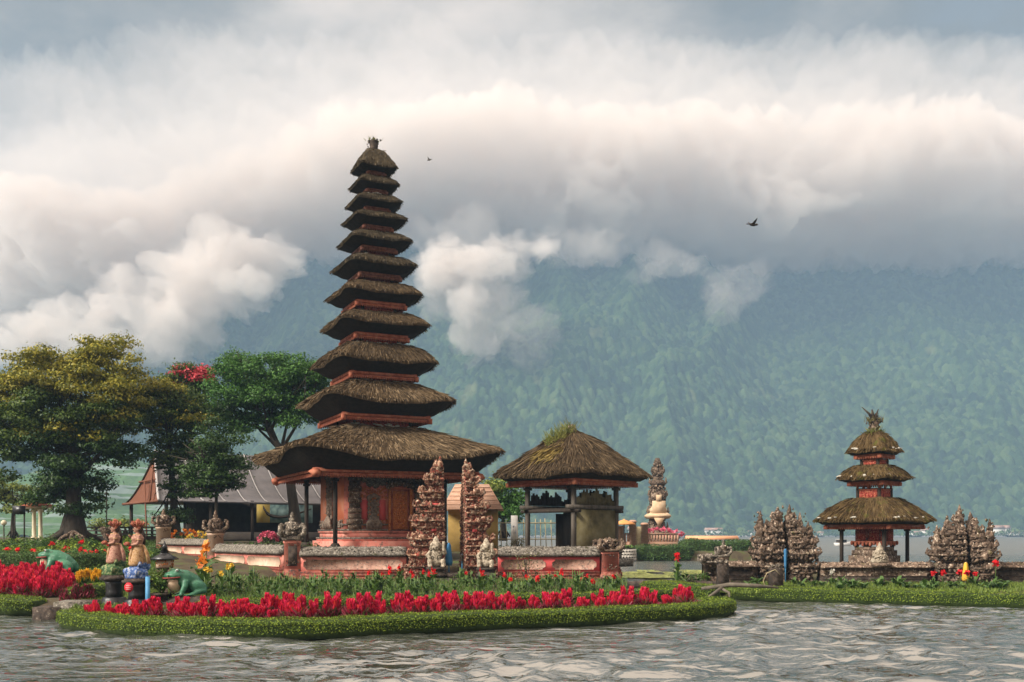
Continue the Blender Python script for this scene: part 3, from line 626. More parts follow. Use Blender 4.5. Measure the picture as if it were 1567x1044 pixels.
relief(tower, 0, -.62, .34, zb+.05, zb+1.35, 'carv_grey'); relief(tower, 1, -.15, .62, zb+.05, zt_-.15, 'carv_grey')
b = MB()                                                                    # stucco cloud-shapes under the eave on the front
for x in np.linspace(-sb+.8, sb-.7, 9): b.ball((x, -sb-.05, zt_-.12-.25*abs(math.sin(x*3))), (.22, .07, .30), 8, 6, .2)
b.build('carved_relief', MT['stone_grey'], tower)
b = MB()
for x0, x1 in ((-1.15, -.80), (-.42, -.08)): b.bx(x0, x1, -sb-.03, -sb+.01, zb+.42, zb+1.25)
b.build('rose_panel', MT['rose'], tower)
b = MB(); b.encrust([(-1.25, .08, -sb-.03, -sb+.02, zb+.1, zb+.42), (-1.25, 1.5, -sb-.03, -sb+.02, zb+1.3, zb+1.75), (-.78, -.44, -sb-.11, -sb+.02, zb+.1, zb+1.6)], 90, .05); b.build('carved_relief', MT['gold_red'], tower)
b = MB(); b.encrust([(-sb-.05, -sb+.02, -sb+.15, -.6, zb+.1, zb+.4), (-sb-.05, -sb+.02, .5, sb-.1, zb+.1, zb+.4)], 70, .06); b.build('carved_relief', MT['carv_grey'], tower)
dr = MB(); dr.bx(.10, .92, -sb-.12, -sb+.02, zb, zb+1.72); dr.bx(.0, 1.02, -sb-.16, -sb+.02, zb+1.72, zb+1.86); door = dr.build('doorway', MT['wood_red'], tower)
b = MB(); b.bx(.2, .82, -sb-.16, -sb-.115, zb+.06, zb+1.62); P = np.stack([RNG.uniform(.24, .78, 150), np.full(150, -sb-.17), RNG.uniform(zb+.1, zb+1.58, 150)], 1); b.octas(P, .05); b.build('carved_door', MT['gold_red'], door)
b = MB(); b.bx(.93, 1.03, -sb-.22, -sb-.1, zb, zb+1.7); b.bx(.0, .09, -sb-.22, -sb-.1, zb, zb+1.7); b.build('door_frame', MT['gold_red'], door)
b = MB()
for k in range(7): b.ball((.51+(k-3)*.18, -sb-.2, zb+1.98-.05*abs(k-3)), (.12, .08, .14), 7, 5, .2)
b.build('lintel_carving', MT['stone_brown'], door)
def post(x, y, h0, h1, parent, r=.07, mt='wood_dark', base=True):
    b = MB(); b.bx(x-r, x+r, y-r, y+r, h0, h1); b.bx(x-r*1.7, x+r*1.7, y-r*1.7, y+r*1.7, h1-.28, h1-.18); b.bx(x-r*1.35, x+r*1.35, y-r*1.35, y+r*1.35, h1-.12, h1-.02)
    if base: b.sq([(r*2.2, 0), (r*2.2, .2), (r*1.5, .3)], (x, y, h0))
    b.build('post', MT[mt], parent)
sp_ = 111*K/EXF
for x in (-1, 1):
    for y in (-1, 1): post(x*sp_, y*sp_, .45, lz(736)+.1, tower, .075)
for x, y in ((-1, -1), (1, -1), (-1, 1)):                                  # carved brackets at the fascia corners
    s_ = 163*K/EXF
    b = MB(); b.ball((x*s_, y*s_, lz(736)+.06), (.22, .22, .17), 9, 6, .3); b.build('corner_bracket', MT['wood_red'], tower)
for y in (-1,):
    b = MB(); b.box((-sp_, -sp_, lz(733)), (.34, .34, .25), tx=1.4, ty=1.4); b.build('corner_bracket', MT['wood_red'], tower)

# ---- open pavilion with one broad thatched roof
BD = 40.5; BX = gx(875, BD); KB = BD/F; BY = R(44)
bale = thing('thatched_pavilion', 'open timber pavilion with one broad thatched roof beside the tall tower', 'pavilion', (BX, BD, 1.0), BY)
bz = lambda y: gz(y, BD)-1.0
se = 117*KB/((sqr_r(9)*np.cos(PHI+BY)).max()); sf = 98*KB/1.4142
thatch(se, bz(726), .12, bz(660), sf, bz(744)+.18, curve=1.22, lift=.05, nst=8500, mt='thatch_red', seed=40., parent=bale, thick=.2, straw=.5)
fascia(sf, bz(744), .2, bale, tooth=.1)
b = MB(); b.lathe([(.32, bz(668)), (.26, bz(660)), (.17, bz(655)), (.19, bz(652)), (.1, bz(650))], 12, sy=.9); b.build('ridge_cap', MT['stone_brown'], bale)
tuft('roof_weeds', [(-.35, -.15, bz(664)), (-.6, .1, bz(668)), (-.15, .1, bz(658)), (-.8, -.1, bz(676)), (-.75, .4, bz(676)), (-1., .2, bz(684))], bale, 'tuft', 60, .5)
b = MB()
n = 500; t = RNG.uniform(.15, .75, n); a = RNG.uniform(0, 1, n); P = np.stack([-se*t*.98, (a-.6)*se*t*1.0, bz(660)-(bz(660)-bz(726))*t**1.22+.06], 1); D = np.tile(np.array([-.8, .0, -.55]), (n, 1))+RNG.normal(size=(n, 3))*.15
b.blades(P, D, .5*RNG.uniform(.5, 1.2, n), .04); b.build('loose_straw', mat('yellow_straw', [(.16, .11, .03), (.24, .18, .05)], 4, .9, 0, icols=[(.10, .08, .02), (.22, .16, .04), (.32, .24, .08)]), bale)
sp_ = 1.27
for x in (-1, 1):
    for y in (-1, 1): post(x*sp_, y*sp_, .1, bz(744)+.1, bale, .075, 'wood_grey')
zb_ = bz(778)
b = MB()
for y in (-1, 1): b.bx(-sp_-.35, sp_+.35, y*sp_-.11, y*sp_+.11, zb_-.06, zb_+.10)
b.build('cross_beam', MT['wood_grey'], bale)
b = MB()
for x in (-1, 1): b.bx(x*sp_-.10, x*sp_+.10, -sp_-.3, sp_+.3, zb_-.20, zb_-.075)
b.build('cross_beam', MT['wood_dark'], bale)
b = MB(); b.bx(-sp_+.08, sp_-.08, -sp_+.12, sp_-.12, zb_-.075, zb_-.03); b.build('platform', MT['wood_dark'], bale)
MT['plank'] = mat('weathered_planks', [(.05, .042, .018), (.12, .10, .045), (.17, .15, .085)], 1.5, .85, .3, 20, stretch=(1, 1, 1))
b = MB(); b.bx(-sp_+.1, sp_-.1, -sp_-.05, -sp_-.0, .1, zb_-.08); b.build('wall_panel', MT['plank'], bale)
def wavy(n, w, z0, h, seed):
    """fretwork board with a ragged carved upper edge"""
    b = MB(); x = np.linspace(-w, w, n); t = h*(.62+.38*np.sin(np.linspace(0, math.pi*1.15, n)))+.10*np.sign(np.sin(x*9+seed))*np.abs(np.sin(x*9+seed))**.5+.06*np.sin(x*23)
    for i in range(n-1): b.bx(x[i], x[i+1], -.02, .02, z0, z0+max(.1, t[i]))
    return b
b = wavy(26, sp_-.09, zb_+.11, .52, 1.); b.xf(Matrix.Translation((0, -sp_+.02, 0))); b.build('carved_board', MT['plank'], bale)
b = wavy(26, sp_-.09, zb_+.11, .55, 2.); b.xf(Matrix.Translation((sp_-.02, 0, 0)) @ Matrix.Rotation(math.pi/2, 4, 'Z')); b.build('carved_board', MT['wood_dark'], bale)
b = wavy(26, sp_-.09, zb_+.11, .50, 4.); b.xf(Matrix.Translation((0, sp_-.02, 0))); b.build('carved_board', MT['wood_dark'], bale)
b = MB(); b.bx(-sp_-.5, sp_+.5, -sp_-.5, sp_+.5, -.2, .12); b.build('platform_base', MT['stone_grey'], bale)
b = MB(); b.bx(sp_-.9, sp_-.1, sp_-.08, sp_-.02, .12, zb_-.2); b.build('wall_panel', MT['wood_dark'], bale)

# ---- the small three-tiered shrine on the right islet
MD = 39.; MX = gx(1338, MD); KM = MD/F; MY = R(41)
mer = thing('shrine_tower', 'small shrine with three mossy thatched tiers on the right islet', 'temple tower', (MX, MD, .5), MY)
mz = lambda y: gz(y, MD)-.5
EX = (sqr_r(9)*np.cos(PHI+MY)).max()
for i, (he, yt, ytop, hf, yf, hb, cv) in enumerate([(89, 795, 762, 73, 808, 25, 1.5), (54, 731, 712, 38, 742, 19, 1.9), (41, 690, 661, 28, 701, 0, 1.9)]):
    se = he*KM/EX; sf = hf*KM/1.41
    thatch(se, mz(yt), hb*KM/1.41*1.25 if hb else .12, mz(ytop), sf, mz(yf)+.13, curve=cv, lift=.03, nst=(4000, 1800, 1500)[i], mt='thatch_moss', seed=60.+i, parent=mer, thick=.12, straw=.4)
    fascia(sf, mz(yf), .17, mer, tooth=.09)
    if hb:
        s_ = hb*KM/1.41; z0 = mz(ytop)-.2; z1 = mz((742, 701)[i])+.15; tier_box(s_, z0, z0+(z1-z0)*.66, mer); b = MB()
        for x in (-1, 0, 1):
            for y in (-1, 0, 1):
                if x or y: b.bx(x*s_-.035, x*s_+.035, y*s_-.035, y*s_+.035, z0+(z1-z0)*.66, z1)
        b.build('tier_post', MT['wood_red'], mer)
b = MB()
for i, (he, yt) in enumerate(((89, 795), (54, 731), (41, 690))):
    se = he*KM/EX
    for q in range((60, 40, 26)[i]):
        a = U(0, 6.28); k_ = int(a/6.283*96) % 96; r_ = sqr_r(9)[k_]*se*U(.86, .98); b.ball((math.cos(a)*r_, math.sin(a)*r_, mz(yt)+U(.02, .08)), (U(.04, .15), U(.04, .15), U(.02, .06)), 7, 5, .4)
b.build('lichen_crust', MT['moss_white'], mer)['kind'] = 'stuff'
b = MB(); z = mz(663); b.lathe([(.2, z-.1), (.16, z+.15), (.24, z+.22), (.16, z+.32), (.22, z+.4), (.1, z+.45)], 12); b.build('finial', MT['stone_brown'], mer)
tuft('roof_weeds', [(0, 0, z), (.15, .1, z-.05), (-.2, .0, z-.05)], mer, 'tuft', 50, .35, .9)
b = MB(); z += .4
for k in range(11):
    a = U(0, 6.28); l = U(.25, .6); sp = U(.15, .6); b.tube([(0, 0, z-.1), (math.cos(a)*sp*l*.5, math.sin(a)*sp*l*.5, z+l*.6), (math.cos(a)*sp*l, math.sin(a)*sp*l, z+l)], [.045, .05, .012], 5)
b.tube([(0, 0, z), (-.2, .1, z+.35), (-.42, .3, z+.62)], [.05, .05, .012], 5); b.octas(RNG.normal(size=(60, 3))*np.array([.13, .13, .12])+np.array([0, 0, z+.05]), .05); b.build('finial_spikes', MT['dark_stone'], mer); tuft('finial_weeds', [(0, 0, z), (.05, 0, z+.1)], mer, 'dry_leaf', 50, .35, .7)
sb_ = 31*KM/1.41; z0, z1 = mz(852), mz(806)
b = MB(); b.bx(-sb_*1.25, sb_*1.25, -sb_*1.25, sb_*1.25, 0, mz(850)); b.bx(-sb_*1.1, sb_*1.1, -sb_*1.1, sb_*1.1, mz(850), mz(842)); b.bx(-sb_*.95, sb_*.95, -sb_*.95, sb_*.95, mz(842), mz(837)); b.build('plinth', MT['stone_brown'], mer)
b = MB(); zc0 = mz(832)
b.bx(-sb_, sb_, -sb_, sb_, zc0, zc0+.10); b.bx(-sb_*.92, sb_*.92, -sb_*.92, sb_*.92, zc0+.10, z1+.1); cab = b.build('shrine_cabinet', MT['brick'], mer)
for q in range(4):
    c = MB()
    for x in (-.5, .5): c.bx((x-.36)*sb_, (x+.36)*sb_, -sb_*.95, -sb_*.9, zc0+.14, z1-.02)
    c.xf(Matrix.Rotation(q*math.pi/2, 4, 'Z')); c.build('cabinet_door', MT['carved_red'], cab)
    c = MB()
    for k in range(9): c.ball((-sb_*1.1+2.2*sb_*k/8, -sb_*1.06, zc0+.03-.05*(k % 2)), (.07, .04, .09), 6, 5)
    c.bx(-sb_*1.15, sb_*1.15, -sb_*1.08, -sb_*.99, zc0+.04, zc0+.10); c.xf(Matrix.Rotation(q*math.pi/2, 4, 'Z')); c.build('railing', MT['wood_red'], cab)
for x in (-1, 1):
    for y in (-1, 1):
        b = MB(); b.bx(x*sb_*.85-.06, x*sb_*.85+.06, y*sb_*.85-.06, y*sb_*.85+.06, mz(838), zc0+.02); b.build('leg', MT['wood_dark'], mer)
s_ = 49*KM/1.41
for x in (-1, 1):
    for y in (-1, 1): post(x*s_, y*s_, 0, mz(806)+.1, mer, .055)

# ---------------------------------------------------------------- compound walls, pillars, gates
def wall(name, label, p0, p1, base, top, body='pink', panels=1, th=.5, plinth='brick', cap='stone_grey', panel='cream'):
    """low temple wall from p0 to p1 (x, y): plinth, painted body with a framed panel, sloping mossy cap"""
    d = Vector((p1[0]-p0[0], p1[1]-p0[1])); L = d.length; rz = math.atan2(d.y, d.x); h = top-base
    w = thing(name, label, 'wall', ((p0[0]+p1[0])/2, (p0[1]+p1[1])/2, base), rz); a = L/2
    b = MB(); b.bx(-a, a, -th*.62, th*.62, -.25, h*.10); b.bx(-a, a, -th*.55, th*.55, h*.10, h*.2); b.bx(-a, a, -th*.48, th*.48, h*.2, h*.27); b.build('plinth', MT[plinth], w)
    b = MB(); b.bx(-a, a, -th*.38, th*.38, h*.27, h*.70); b.build('wall_body', MT[body], w)
    for i in range(panels):
        x0 = -a+L*i/panels+.12; x1 = -a+L*(i+1)/panels-.12; z0, z1 = h*.32, h*.62; q = .1; b = MB()
        for s in (-1, 1):
            y0 = s*(th*.38+.022); ring = [(x0+q, z0), (x1-q, z0), (x1-q, z0+.05), (x1, z0+q), (x1, z1-q), (x1-q, z1-.03), (x1-q, z1), (x0+q, z1), (x0+q, z1-.05), (x0, z1-q), (x0, z0+q), (x0+q, z0+.05)]
            n = len(ring); b.add([(x, y0, z) for x, z in ring]+[(x, s*th*.3, z) for x, z in ring], [tuple(range(n))]+[(k, (k+1) % n, n+(k+1) % n, n+k) for k in range(n)])
        b.build('framed_panel', MT[panel], w)
    b = MB(); n = max(4, int(L/.16)); xs = np.linspace(-a, a, n); prof = [(-th*.52, .70), (-th*.68, .735), (-th*.68, .80), (-th*.50, .86), (-th*.42, .87), (-th*.40, .93), (-th*.20, 1.0), (th*.20, 1.0), (th*.40, .93), (th*.42, .87), (th*.50, .86), (th*.68, .80), (th*.68, .735), (th*.52, .70)]
    rs = [np.array([(x, y*(1+.06*float(vnoise(x*5, k*1.7, 3))), h*z+.022*float(vnoise(x*6, k*2.3, z*5))) for k, (y, z) in enumerate(prof)]) for x in xs]
    b.rings(rs); P = []
    m = int(L*26); t = RNG.uniform(-a, a, m); yy = RNG.uniform(-th*.66, th*.2, m); P = np.stack([t, yy, h*(1.0-.16*np.clip((np.abs(yy)/th-.2)/.46, 0, 1))+.0], 1); b.octas(P, .03); b.build('cap', MT[cap], w)
    return w
def pillar(label, x, y, base, top, w=.5, rz=0., red='pink', crown='stone', finial=True, name='wall_pillar', niche=False):
    """square gatepost-like pillar with moulded foot, recessed shaft and a carved pot-shaped crown"""
    t = thing(name, label, 'pillar', (x, y, base), rz); h = top-base; a = w/2
    b = MB(); b.sq([(a*1.45, -.2), (a*1.45, h*.06), (a*1.25, h*.08), (a*1.25, h*.13), (a*1.05, h*.16), (a, h*.2)]); b.build('foot', MT['brick' if red != 'stone_brown' else 'stone_brown'], t)
    b = MB(); b.sq([(a, h*.2), (a, h*.55), (a*1.1, h*.56), (a*1.1, h*.6)]); sh = b.build('shaft', MT[red], t); r_ = MB(); r_.encrust([(-a*.8, a*.8, -a*1.01, a*1.01, h*.24, h*.34), (-a*.6, a*.6, -a*1.01, a*1.01, h*.48, h*.56)], 160, .035); r_.build('carved_relief', MT['stone_brown'], sh)
    if niche:
        b = MB(); b.bx(-a*.55, a*.6, -a*1.06, -a*.9, h*.24, h*.52); b.build('niche', MT['dark_stone'], sh)
    b = MB(); b.sq([(a*1.25, h*.6), (a*1.3, h*.63), (a*1.0, h*.66)])
    for s in (-1, 1):
        for q in (-1, 1):
            b.tube([(s*a*.8, q*a*.8, h*.64), (s*a*1.5, q*a*1.5, h*.70), (s*a*1.45, q*a*1.45, h*.80), (s*a*1.1, q*a*1.1, h*.80)], [.10*w/.5, .09*w/.5, .07*w/.5, .05], 6)
            b.ball((s*a*1.35, q*a*1.35, h*.80), (.09*w/.5,)*3, 7, 5, .3)
    b.lathe([(a*.9, h*.66), (a*1.15, h*.72), (a*.8, h*.78), (a*.9, h*.82), (a*.5, h*.86)], 10)
    P = RNG.normal(size=(90, 3)); P /= np.linalg.norm(P, axis=1)[:, None]; P = P*np.array([a*1.2, a*1.2, h*.11])+np.array([0, 0, h*.74]); b.octas(P, .05*w/.5)
    cr = b.build('carved_crown', MT[crown], t)
    if finial:
        b = MB(); b.lathe([(a*.5, h*.84), (a*.3, h*.87), (a*.42, h*.90), (a*.22, h*.93), (a*.28, h*.95), (a*.08, h)], 8); b.build('finial', MT[crown], cr)
    return t
WY = 36.0
PW = lambda x, Y=WY: (gx(x, Y), Y)
# left wall runs back from the corner pillar
LW = lambda t: (-7.95-8.5*t, 36+11*t)
g0 = lambda p: float(gnd(*p))
wall('temple_wall', 'long pale pink wall running back to the left from the corner pillar with the dark niche', LW(.03), LW(.50), .55, 1.70, panels=2, body='pink', panel='cream', th=.5)
wall('temple_wall', 'pale wall stretch behind the two painted statues, between the two rear pillars', LW(.56), LW(.98), .95, 1.90, panels=2, body='pink', panel='cream', th=.5)
wall('temple_wall', 'mossy capped pink wall with one long framed panel left of the split gate', PW(461), PW(622), .45, 1.66, body='pink', panel='worn_panel')
wall('temple_wall', 'mossy capped pink wall under the open pavilion, right of the split gate', PW(762), PW(917), .45, 1.66, body='rose', panel='worn_panel', panels=2)
wall('temple_wall', 'short back wall of the temple yard running away behind the open pavilion', (3.75, 36.6), (3.0, 46), .6, 1.72)
pillar('corner pillar with a dark niche where the two front walls meet', *PW(447), .35, 2.92, .56, R(15), niche=True, crown='stone')
pillar('pillar halfway along the left wall, topped with a pale pointed finial', *LW(.53), .75, 3.12, .50, R(38), red='cream', crown='stone_brown')
pillar('rear pillar at the far left end of the wall, behind the painted statues', *LW(1.0), 1.2, 3.32, .52, R(38), red='cream', crown='stone_brown')
pillar('pink end pillar with a cracked stone crown at the right end of the front wall', *PW(931), .4, 2.2, .58, R(8), crown='stone_brown', finial=False)

def gate_half(label, x, y, base, top, side, rz, wid=1.28, group=None, brick='brick', stone='stone_brown', dep=.85, emblem=True, dens=120, prof=None, spires=0, ksz=.06):
    """half of a split gate: sheer inner face at x=0, outer side stepping down away from it"""
    t = thing('split_gate_half', label, 'gate', (x, y, base), rz, group); h = top-base
    prof = prof or [(0, .12, 1.2, 1.2), (.12, .22, 1.06, 1.05), (.22, .30, .84, .88), (.30, .36, .94, .95), (.36, .46, .74, .8), (.46, .52, .88, .96), (.52, .60, .66, .74), (.60, .65, .78, .85), (.65, .72, .54, .62), (.72, .77, .62, .7), (.77, .84, .38, .5), (.84, .88, .46, .52), (.88, .94, .24, .36), (.94, 1., .16, .26)]
    bb = []; b = MB()
    for z0, z1, w, d in prof:
        X0, X1 = (0, w*wid) if side > 0 else (-w*wid, 0); bb.append((X0, X1, -dep*d/2, dep*d/2, z0*h, z1*h))
        b.bx(*bb[-1])
    b.build('brick_core', MT[brick], t)
    b = MB(); b.encrust([q for q in bb], dens, ksz)
    for i, (z0, z1, w, d) in enumerate(prof):                              # cornices and curling ornaments at the outer edge
        X = w*wid*side; zc_ = z1*h
        b.bx(*sorted((side*.02, X+side*.07)), -dep*d/2-.06, dep*d/2+.06, zc_-.075, zc_-.012)
        if i >= 1:
            for yy in (-dep*d/2, dep*d/2):
                rt = U(.055, .095); b.torus((X+side*U(-.03, .06), yy, zc_+.06), rt, rt*.55, (U(-.4, .4), 1, U(-.3, .3)), 9, 5); b.tube([(X-side*.08, yy, zc_-.1), (X+side*.10, yy, zc_+.02), (X+side*.05, yy, zc_+.20)], [.08, .065, .02], 6); b.ball((X*U(.45, .8), -dep*d/2-.03, zc_+U(-.05, .08)), (U(.08, .13), .07, U(.08, .14)), 7, 5, .3)
    for k in range(spires):
        X = side*wid*(.10+.8*k/max(1, spires-1) if spires > 1 else .15); zz_ = h*(1.04-.13*k+U(-.04, .04)) ; b.lathe([(.2, zz_-.6), (.15, zz_-.35), (.17, zz_-.25), (.10, zz_-.12), (.12, zz_-.03), (.06, zz_+.12), (.07, zz_+.16), (.01, zz_+.36)], 7, (X, U(-.15, .15), 0)); P = RNG.normal(size=(40, 3))*np.array([.09, .09, .22])+np.array([X, 0, zz_-.2]); b.octas(P, .05)
    zc_ = h
    b.lathe([(.10, zc_-.05), (.13, zc_+.05), (.05, zc_+.15), (.07, zc_+.2), (.01, zc_+.34)], 7, (side*.09, 0, 0)); b.build('carved_stone', MT[stone], t)
    if emblem:
        e = MB(); e.box((side*wid*.32, -dep*.43, h*.44), (.17, .05, .19)); e.V[-1] = e.V[-1]; e.build('red_emblem', MT['rose'], t)
        e = MB(); e.bx(*sorted((side*.2, side*wid*.4)), -dep*.40, -dep*.34, h*.625, h*.66); e.build('red_band', MT['rose'], t)
    return t
GR = R(15)
gate_half('left half of the front split gate, its curls stepping down towards the pink wall', gx(677, 36.3), 36.3, .5, 4.62, -1, GR, wid=1.18, stone='gate_stone')
gate_half('right half of the front split gate with its smooth red brick inner face showing', gx(709, 36.6), 36.6, .5, 4.55, 1, GR, wid=1.0, dep=1.1, stone='gate_stone')
b = MB(); b.bx(-1.6, 1.7, -.75, .5, -.2, .16); b.bx(-1.35, 1.45, -.45, .5, .16, .34); b.bx(-.5, .55, -.25, .5, .34, .52)
tag(b.build('gate_steps', MT['dark_stone'], loc=(gx(697, 35.4), 35.4, .22), rz=R(3)), 'dark mossy stone steps leading up to the front split gate', 'steps')

def guardian(label, x, y, z, rz, h=.95):
    g = thing('guardian_statue', label, 'statue', (x, y, z), rz)
    b = MB(); b.sq([(.36, 0), (.36, .08), (.30, .1), (.30, .24), (.35, .27), (.35, .34)]); b.build('base', MT['dark_stone'], g)
    b = MB(); z0 = .34                                                   # squatting guardian: knees apart, one arm on the hip, club over the shoulder
    b.ball((0, .05, z0+.22), (.26, .22, .24)); b.ball((0, .02, z0+.48), (.22, .18, .22)); b.ball((0, -.03, z0+.80), (.17, .17, .18)); b.lathe([(.19, z0+.86), (.2, z0+.93), (.13, z0+1.0), (.1, z0+1.1), (.03, z0+1.2)], 9, (0, 0, 0))
    for s in (-1, 1):
        b.tube([(s*.14, 0, z0+.2), (s*.27, -.18, z0+.26), (s*.25, -.2, z0+.04)], [.11, .10, .09], 8); b.ball((s*.25, -.26, z0+.05), (.08, .13, .06)); b.ball((s*.19, -.02, z0+.84), (.05, .04, .09))
    b.tube([(-.2, 0, z0+.6), (-.34, -.08, z0+.46), (-.24, -.2, z0+.34)], [.09, .08, .07], 8); b.tube([(.2, 0, z0+.6), (.35, -.1, z0+.55), (.27, -.2, z0+.72)], [.09, .08, .07], 8); b.tube([(.27, -.22, z0+.6), (.28, -.2, z0+1.0)], [.05, .07], 7)
    b.ball((0, -.19, z0+.79), (.06, .05, .04)); b.ball((-.06, -.17, z0+.85), .03); b.ball((.06, -.17, z0+.85), .03)
    o = b.build('body', MT['stone_pale'], g); fuse(o, .028, 1)
    c = MB(); P = RNG.normal(size=(150, 3)); P /= np.linalg.norm(P, axis=1)[:, None]; P = P*np.array([.25, .21, .42])+np.array([0, .02, z0+.55]); c.octas(P, .04); c.build('carving', MT['stone_pale'], g); return g
g_ = guardian('pale squatting guardian statue on a dark base, left of the gate steps', gx(667, 35.3), 35.3, .62, R(12)); g_.scale = (.92, .92, .92)
g_ = guardian('pale squatting guardian statue on a dark base, right of the gate steps', gx(744, 35.3), 35.3, .62, R(-8)); g_.scale = (.88, .88, .88)
def parasol(label, x, y, z, h, cols, lean=0., fur=.085, closed=.6):
    """furled temple parasol: pole, folded cloth, tip"""
    t = thing('furled_parasol', label, 'parasol', (x, y, z)); t.rotation_euler = (0, R(lean), 0)
    b = MB(); b.tube([(0, 0, 0), (0, 0, h)], .022, 7); b.build('pole', MT[cols[0]], t)
    b = MB(); a = np.arange(16)/16*2*math.pi; f = 1+.35*np.cos(a*8); rs = []
    for q, r in ((1.0, .02), (.94, .05), (closed+.1, fur), (closed, fur*.8)): rs.append(np.stack([np.cos(a)*r*f, np.sin(a)*r*f, np.full(16, h*q)], 1))
    b.rings(rs); b.build('folded_cloth', MT[cols[1]], t); return t
MT['blue'] = mat('blue_cloth', [(.03, .12, .26), (.05, .19, .36)], 6, .8, .1); MT['bluepost'] = mat('blue_paint', [(.05, .20, .38), (.09, .28, .48)], 5, .5, .1)
MT['yellow'] = mat('yellow_cloth', [(.55, .30, .03), (.68, .42, .06)], 6, .8, .1); MT['white'] = mat('white_paint', [(.55, .54, .5), (.7, .69, .66)], 6, .6, .1)
parasol('furled blue parasol standing in the gap of the front split gate', gx(687, 35.6), 35.6, .55, 1.25, ('bluepost', 'blue'), closed=.35, fur=.1)
parasol('thin blue and dark pole by the red brick face of the front gate', gx(707, 35.6), 35.6, .55, .85, ('bluepost', 'wood_dark'), closed=.6, fur=.03)

# ---- right islet: wall, two pairs of overgrown gate halves, statue
RW = 35.2
wall('temple_wall', 'mossy brown stone wall from the small posts to the left carved gate', PW(1090, RW), PW(1158, RW), .42, 1.15, 'stone_brown', 1, .5, 'dark_stone', 'stone_brown', 'dark_stone')
wall('temple_wall', 'low brown stone wall in front of the three tiered shrine', PW(1253, RW), PW(1424, RW), .42, 1.12, 'stone_brown', 2, .5, 'dark_stone', 'stone_brown', 'stone_brown')
wall('temple_wall', 'low brown stone wall leaving the photo on the right, beyond the right carved gate', PW(1516, RW), PW(1640, RW), .42, 1.12, 'stone_brown', 1, .5, 'dark_stone', 'stone_brown', 'dark_stone')
BP = [(0, .16, .80, 1.0), (.16, .26, .95, 1.1), (.26, .36, .78, .9), (.36, .46, 1.0, 1.2), (.46, .55, .84, .95), (.55, .63, .92, 1.), (.63, .72, .66, .8), (.72, .79, .72, .85), (.79, .88, .40, .55), (.88, 1., .20, .3)]
kw = dict(brick='dark_stone', stone='stone_brown', emblem=False, dens=110, prof=BP, ksz=.085, dep=.9)
gate_half('left half of the left overgrown stone gate, its tall spire nearest the low posts', gx(1193, 35.4), 35.4, .42, 2.72, -1, R(6), .84, spires=2, **kw)
gate_half('right half of the left overgrown stone gate, just left of the small three tiered shrine', gx(1203, 35.4), 35.4, .42, 2.70, 1, R(6), .96, spires=3, **kw)
gate_half('left half of the right overgrown stone gate, just right of the three tiered shrine', gx(1472, 35.0), 35.0, .42, 2.62, -1, R(-8), .95, spires=3, **kw)
gate_half('right half of the right overgrown stone gate, with a pale worn patch near its top', gx(1482, 35.0), 35.0, .42, 2.50, 1, R(-8), .80, spires=2, **kw)
pillar('leftmost low stone post on the right islet, with a broad crumbling top', gx(1085, 34.8), 34.8, .4, 1.58, .42, 0, 'stone_brown', 'stone', False)
pillar('thin pointed stone post beside the leftmost low post of the right islet', gx(1107, 34.2), 34.2, .4, 1.95, .3, 0, 'stone_brown', 'stone')
def idol(label, x, y, z, h):
    t = thing('idol_statue', label, 'statue', (x, y, z)); b = MB(); b.sq([(.42, 0), (.42, .12), (.34, .16)]); b.build('base', MT['stone_brown'], t)
    b = MB(); b.lathe([(.36, .14), (.44, .25), (.30, .42), (.34, .5), (.2, .62), (.24, .7), (.16, .78), (.17, .86), (.09, .95), (.02, 1.12)], 12, sy=.8); P = RNG.normal(size=(160, 3)); P /= np.linalg.norm(P, axis=1)[:, None]; P[:, 2] = P[:, 2]*.36+.45; P[:, :2] *= (.40*(1.15-P[:, 2:3]*.8)); b.octas(P, .05); b.build('body', MT['stone_pale'], t); t.scale = (h/1.12,)*3; return t
idol('pale mossy pointed idol in front of the small three tiered shrine', gx(1346, 35.0), 35.0, .98, .85)
parasol('thin furled blue parasol leaning at the left overgrown gate', gx(1202, 34.8), 34.8, .45, 1.15, ('bluepost', 'blue'), closed=.4, fur=.035)
parasol('furled yellow and white cloth parasol in front of the right overgrown gate', gx(1478, 34.4), 34.4, .42, .72, ('white', 'yellow'), closed=.1, fur=.11)
parasol('furled blue parasol above the yellow one in the right overgrown gate', gx(1474, 34.7), 34.7, .42, 1.2, ('white', 'blue'), closed=.6, fur=.11)

